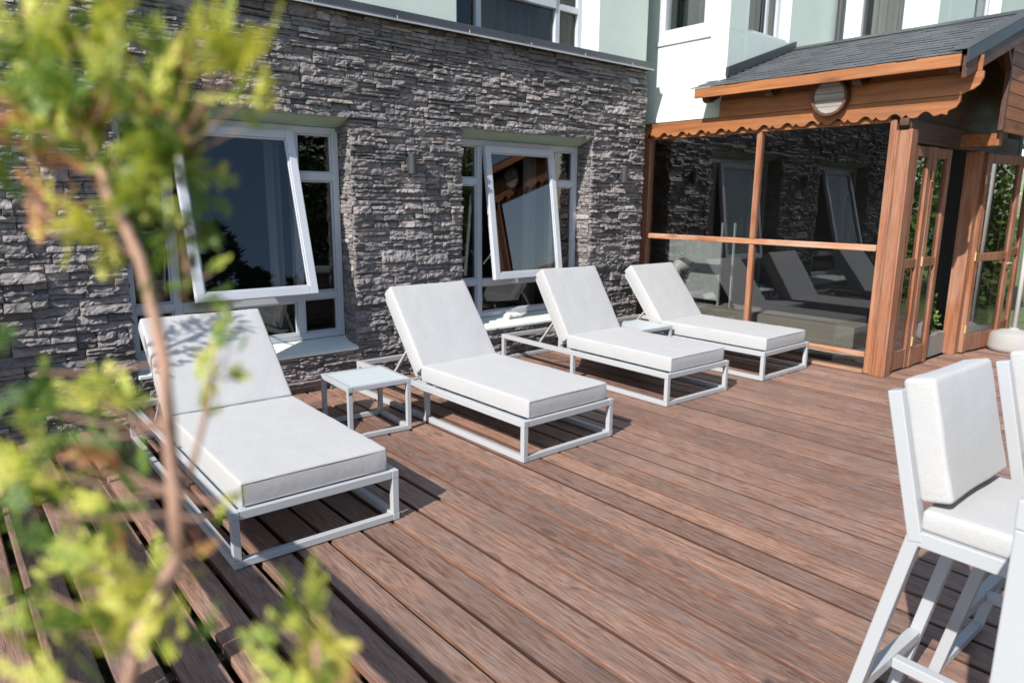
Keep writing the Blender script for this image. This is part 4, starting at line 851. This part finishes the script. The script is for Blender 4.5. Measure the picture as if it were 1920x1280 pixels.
def spray(P, d, L_, tone0, rust):
    # a flat fern-like frond: axis, side branchlets, each a chain of narrow scale leaves
    d = unit(d); nrm = unit(np.cross(d, rg.normal(size=3))); s_ = np.cross(d, nrm); k = 7; bend = rg.normal() * .25
    for i in range(k):
        t = i / (k - 1); ax = unit(d + s_ * bend * t); p = P + ax * L_ * t * .85
        lv.tri(P + ax * L_ * max(0, t - .14) * .85, ax * L_ * .2, WL, nrm, tone0 - .1)
        for sg in (-1, 1):
            if rg.random() < .12: continue
            bl = L_ * (.42 - .26 * t) * rg.uniform(.6, 1.3); bd = unit(ax * 1.0 + s_ * sg * rg.uniform(.45, .85) + nrm * rg.normal() * .12)
            for j in range(3):
                tt = tone0 + rg.normal() * .07 + .12 * t + .05 * j
                if not rust: tt = min(.8, max(0, tt))
                q = p + bd * bl * j / 3; lv.tri(q, bd * bl / 2.3, WL * (1.25 - .25 * j), unit(nrm + rg.normal(size=3) * .3), tt)
                for s2 in (-1, 1): lv.tri(q, unit(bd + s_ * s2 * .7) * bl / 3.2, WL * .8, unit(nrm + rg.normal(size=3) * .3), tt)
    lv.tri(P + unit(d + s_ * bend) * L_ * .8, d * L_ * .25, WL * 1.2, nrm, tone0 + .12)
for (x, y, z, r_, t) in SPRAYS:
    P = np.array([x, y, z]); nd = min(nodes, key=lambda q: np.linalg.norm(q - P) + (0 if q[2] < z + .01 else .03)); 
    c0 = P - unit(P - nd) * min(r_ * .7, np.linalg.norm(P - nd) * .6)
    if np.linalg.norm(c0 - nd) > .007: tk.tube([loc_(nd), loc_((nd + c0) / 2 + np.array([0, 0, -.003])), loc_(c0)], [.0009, .0007, .0005], 5)
    ns = max(2, int((6.4 if z > 1.50 else 5.6) * (r_ / .0190)))
    for k in range(ns):
        dr = unit(unit(P - nd) * 1.1 + np.array([0, 0, .35]) + rg.normal(size=3) * .55); st = c0 + rg.normal(size=3) * r_ * .42 - dr * r_ * .5
        spray(st - np.array([base.x, base.y, 0]), dr, min(r_ * rg.uniform(1.5, 2.6), .045), {0: .16, 1: .56, 2: .90}[t] + rg.normal() * .14, t == 2)
tk.build('trunk', 'thuja_bark', th, smooth=True); lv.build('foliage', 'thuja_leaf', th)
for q in COL.objects:
    if q.parent == th and q.name.startswith('trunk'): q.data.materials.clear(); q.data.materials.append(MATS['thuja_bark'])
pt = empty('plant_pot', (.075, .33, .001)); tag(pt, 'dark square planter holding the thuja below the lower picture edge', 'planter')
d = MB(); d.prism([(-.15, -.15), (.15, -.15), (.15, .15), (-.15, .15)], 'z', 0, .30); d.build('pot_body', 'pot_clay', pt, bevel=.008)
d = MB(); d.prism([(-.165, -.165), (.165, -.165), (.165, .165), (-.165, .165)], 'z', .301, .33); d.build('pot_rim', 'pot_clay', pt, bevel=.006)

# a taller slim thuja outside the railing: its top throws the soft shade on the nearest backrest
def slim_thuja(x, y, z0, h, label, seed, dens=1.0, top=None):
    global lv, rg, WL
    WL = .003
    rg = np.random.default_rng(seed); r_ = empty('thuja_tree', (x, y, z0)); tag(r_, label, 'tree')
    t = MB(); t.tube([(0, 0, 0), (.02, .01, h * .5), (0, 0, h)], [.025, .017, .004], 8); t.build('trunk', 'thuja_bark', r_, smooth=True)
    lv = Leaves(); a = top or .35
    for k in range(int(90 * dens)):
        u = rg.uniform(a, 1); rad = .20 * (1.15 - u) + .03; th_ = rg.uniform(0, 6.28); rr_ = rad * math.sqrt(rg.uniform(.05, 1))
        spray(np.array([math.cos(th_) * rr_, math.sin(th_) * rr_, u * h]), np.array([math.cos(th_) * .6, math.sin(th_) * .6, .8]), rg.uniform(.06, .12), .35 + rg.normal() * .12, False)
    lv.build('crown', 'thuja_leaf', r_); return r_
slim_thuja(-.42, 3.92, -.60, 3.00, 'slim thuja tree outside the railing beyond the left picture edge', 5, .8, .78)

# evergreens across the garden, seen in the window reflections
def conifer_mesh(seed, h, dense=1.0):
    r_ = np.random.default_rng(seed); L = Leaves(); n_ = int(3400 * dense)
    for k in range(n_):
        u = r_.uniform(0, 1) ** 1.35; lay_ = float(min(.995, max(0, round(u * 22) / 22 + r_.normal() * .008))); z = h * (.06 + .92 * lay_); rad = (h * .26) * (1 - lay_) ** .85 * (0.82 + .25 * math.sin(lay_ * 61 + 3 * math.sin(k % 7))) + .06
        t = r_.uniform(0, 6.283); tr = t + .25 * math.sin(5 * t + lay_ * 40); q = math.sqrt(r_.uniform(.06, 1)); rr_ = rad * q
        d_ = unit(np.array([math.cos(tr), math.sin(tr), -.28 + .3 * r_.normal() + .5 * lay_])); ln = r_.uniform(.25, .60) * (h / 11)
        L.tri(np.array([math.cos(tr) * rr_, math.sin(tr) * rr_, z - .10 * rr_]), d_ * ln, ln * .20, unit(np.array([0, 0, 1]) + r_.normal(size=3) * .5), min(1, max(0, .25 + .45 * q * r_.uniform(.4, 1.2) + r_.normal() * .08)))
    for k in range(12): L.tri(np.array([0, 0, h * (.93 + .004 * k)]), unit(np.array([r_.normal() * .4, r_.normal() * .4, 1])) * h * .03, .05, np.array([0, 1., 0]), .4)
    return L.mesh('crown', 'conifer_leaf')
cm = [conifer_mesh(3, 12), conifer_mesh(9, 12)]
tkm = MB(); tkm.tube([(0, 0, 0), (0, 0, 5), (0, 0, 11.4)], [.24, .15, .02], 10); tkp = None
def conifer(x, y, s, rz_, k, label):
    global tkp
    r_ = empty('conifer_tree', (x, y, -.60), rz_); r_.scale = (s, s, s); tag(r_, label, 'tree', 'tall conifers across the garden')
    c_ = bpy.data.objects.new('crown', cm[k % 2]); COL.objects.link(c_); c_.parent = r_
    if tkp is None: tkp = tkm.build('trunk', 'dark_bark', r_, smooth=True)
    else: q = tkp.copy(); COL.objects.link(q); q.parent = r_
for i, (x, y, s) in enumerate(((7.7, -12.2, .97), (9.0, -13.0, .86), (10.2, -12.6, .80), (5.6, -13.5, 1.05), (12.2, -14.0, .62), (14.5, -13.5, .50), (17.5, -13.0, .52), (21.5, -12.5, .50), (25, -9.5, .62), (26.5, -5.5, .80), (24, -1.0, .72))):
    conifer(x, y, s, i * 1.3, i, 'tall dark conifer across the garden, seen only mirrored in the window panes')
def bush(name, x, y, z, rad, h, n_, label, seed, cat='plant', stem=True, leaf_=.05, grp=None):
    r_ = empty(name, (x, y, z)); tag(r_, label, cat, grp); q = np.random.default_rng(seed); L = Leaves()
    for k in range(n_):
        v_ = unit(q.normal(size=3)); v_[2] = abs(v_[2]) if q.random() < .75 else v_[2] * .5; u = q.uniform(.25, 1) ** .5
        lump = 1 + .22 * math.sin(7 * v_[0] + 3 * v_[1]) + .18 * math.sin(9 * v_[2] + 5 * v_[1]); P = v_ * np.array([rad, rad, h]) * u * lump
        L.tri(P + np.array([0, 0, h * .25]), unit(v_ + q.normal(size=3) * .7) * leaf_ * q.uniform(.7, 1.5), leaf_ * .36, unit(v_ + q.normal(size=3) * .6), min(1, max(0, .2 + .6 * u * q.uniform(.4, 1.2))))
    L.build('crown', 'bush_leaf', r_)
    t = MB(); 
    for k in range(5): a = k * 1.256; t.tube([(0, 0, 0), (.25 * rad * math.cos(a), .25 * rad * math.sin(a), h * .5), (.5 * rad * math.cos(a), .5 * rad * math.sin(a), h * .9)], [.02 * rad + .004, .012 * rad + .003, .004], 6)
    t.build('trunk', 'dark_bark', r_); return r_
bush('indoor_plant', 7.86, 2.74, .24, .15, .40, 520, 'leafy green plant growing on the pale curb in the open doorway', 4, 'plant', leaf_=.045)
for i, (x, y, s) in enumerate(((17.5, -.8, 1.9), (19.5, .8, 2.2), (16.8, -3.4, 1.8), (14.0, -7.6, 1.7), (10.5, -10.5, 1.6), (6.5, -11.5, 1.5))):
    bush('garden_shrub', x, y, -.6, s, s * 1.9, 4200, 'big leafy shrub at the edge of the garden, seen only mirrored in the panes', 60 + i, 'shrub', leaf_=.16, grp='garden shrubs beyond the deck')
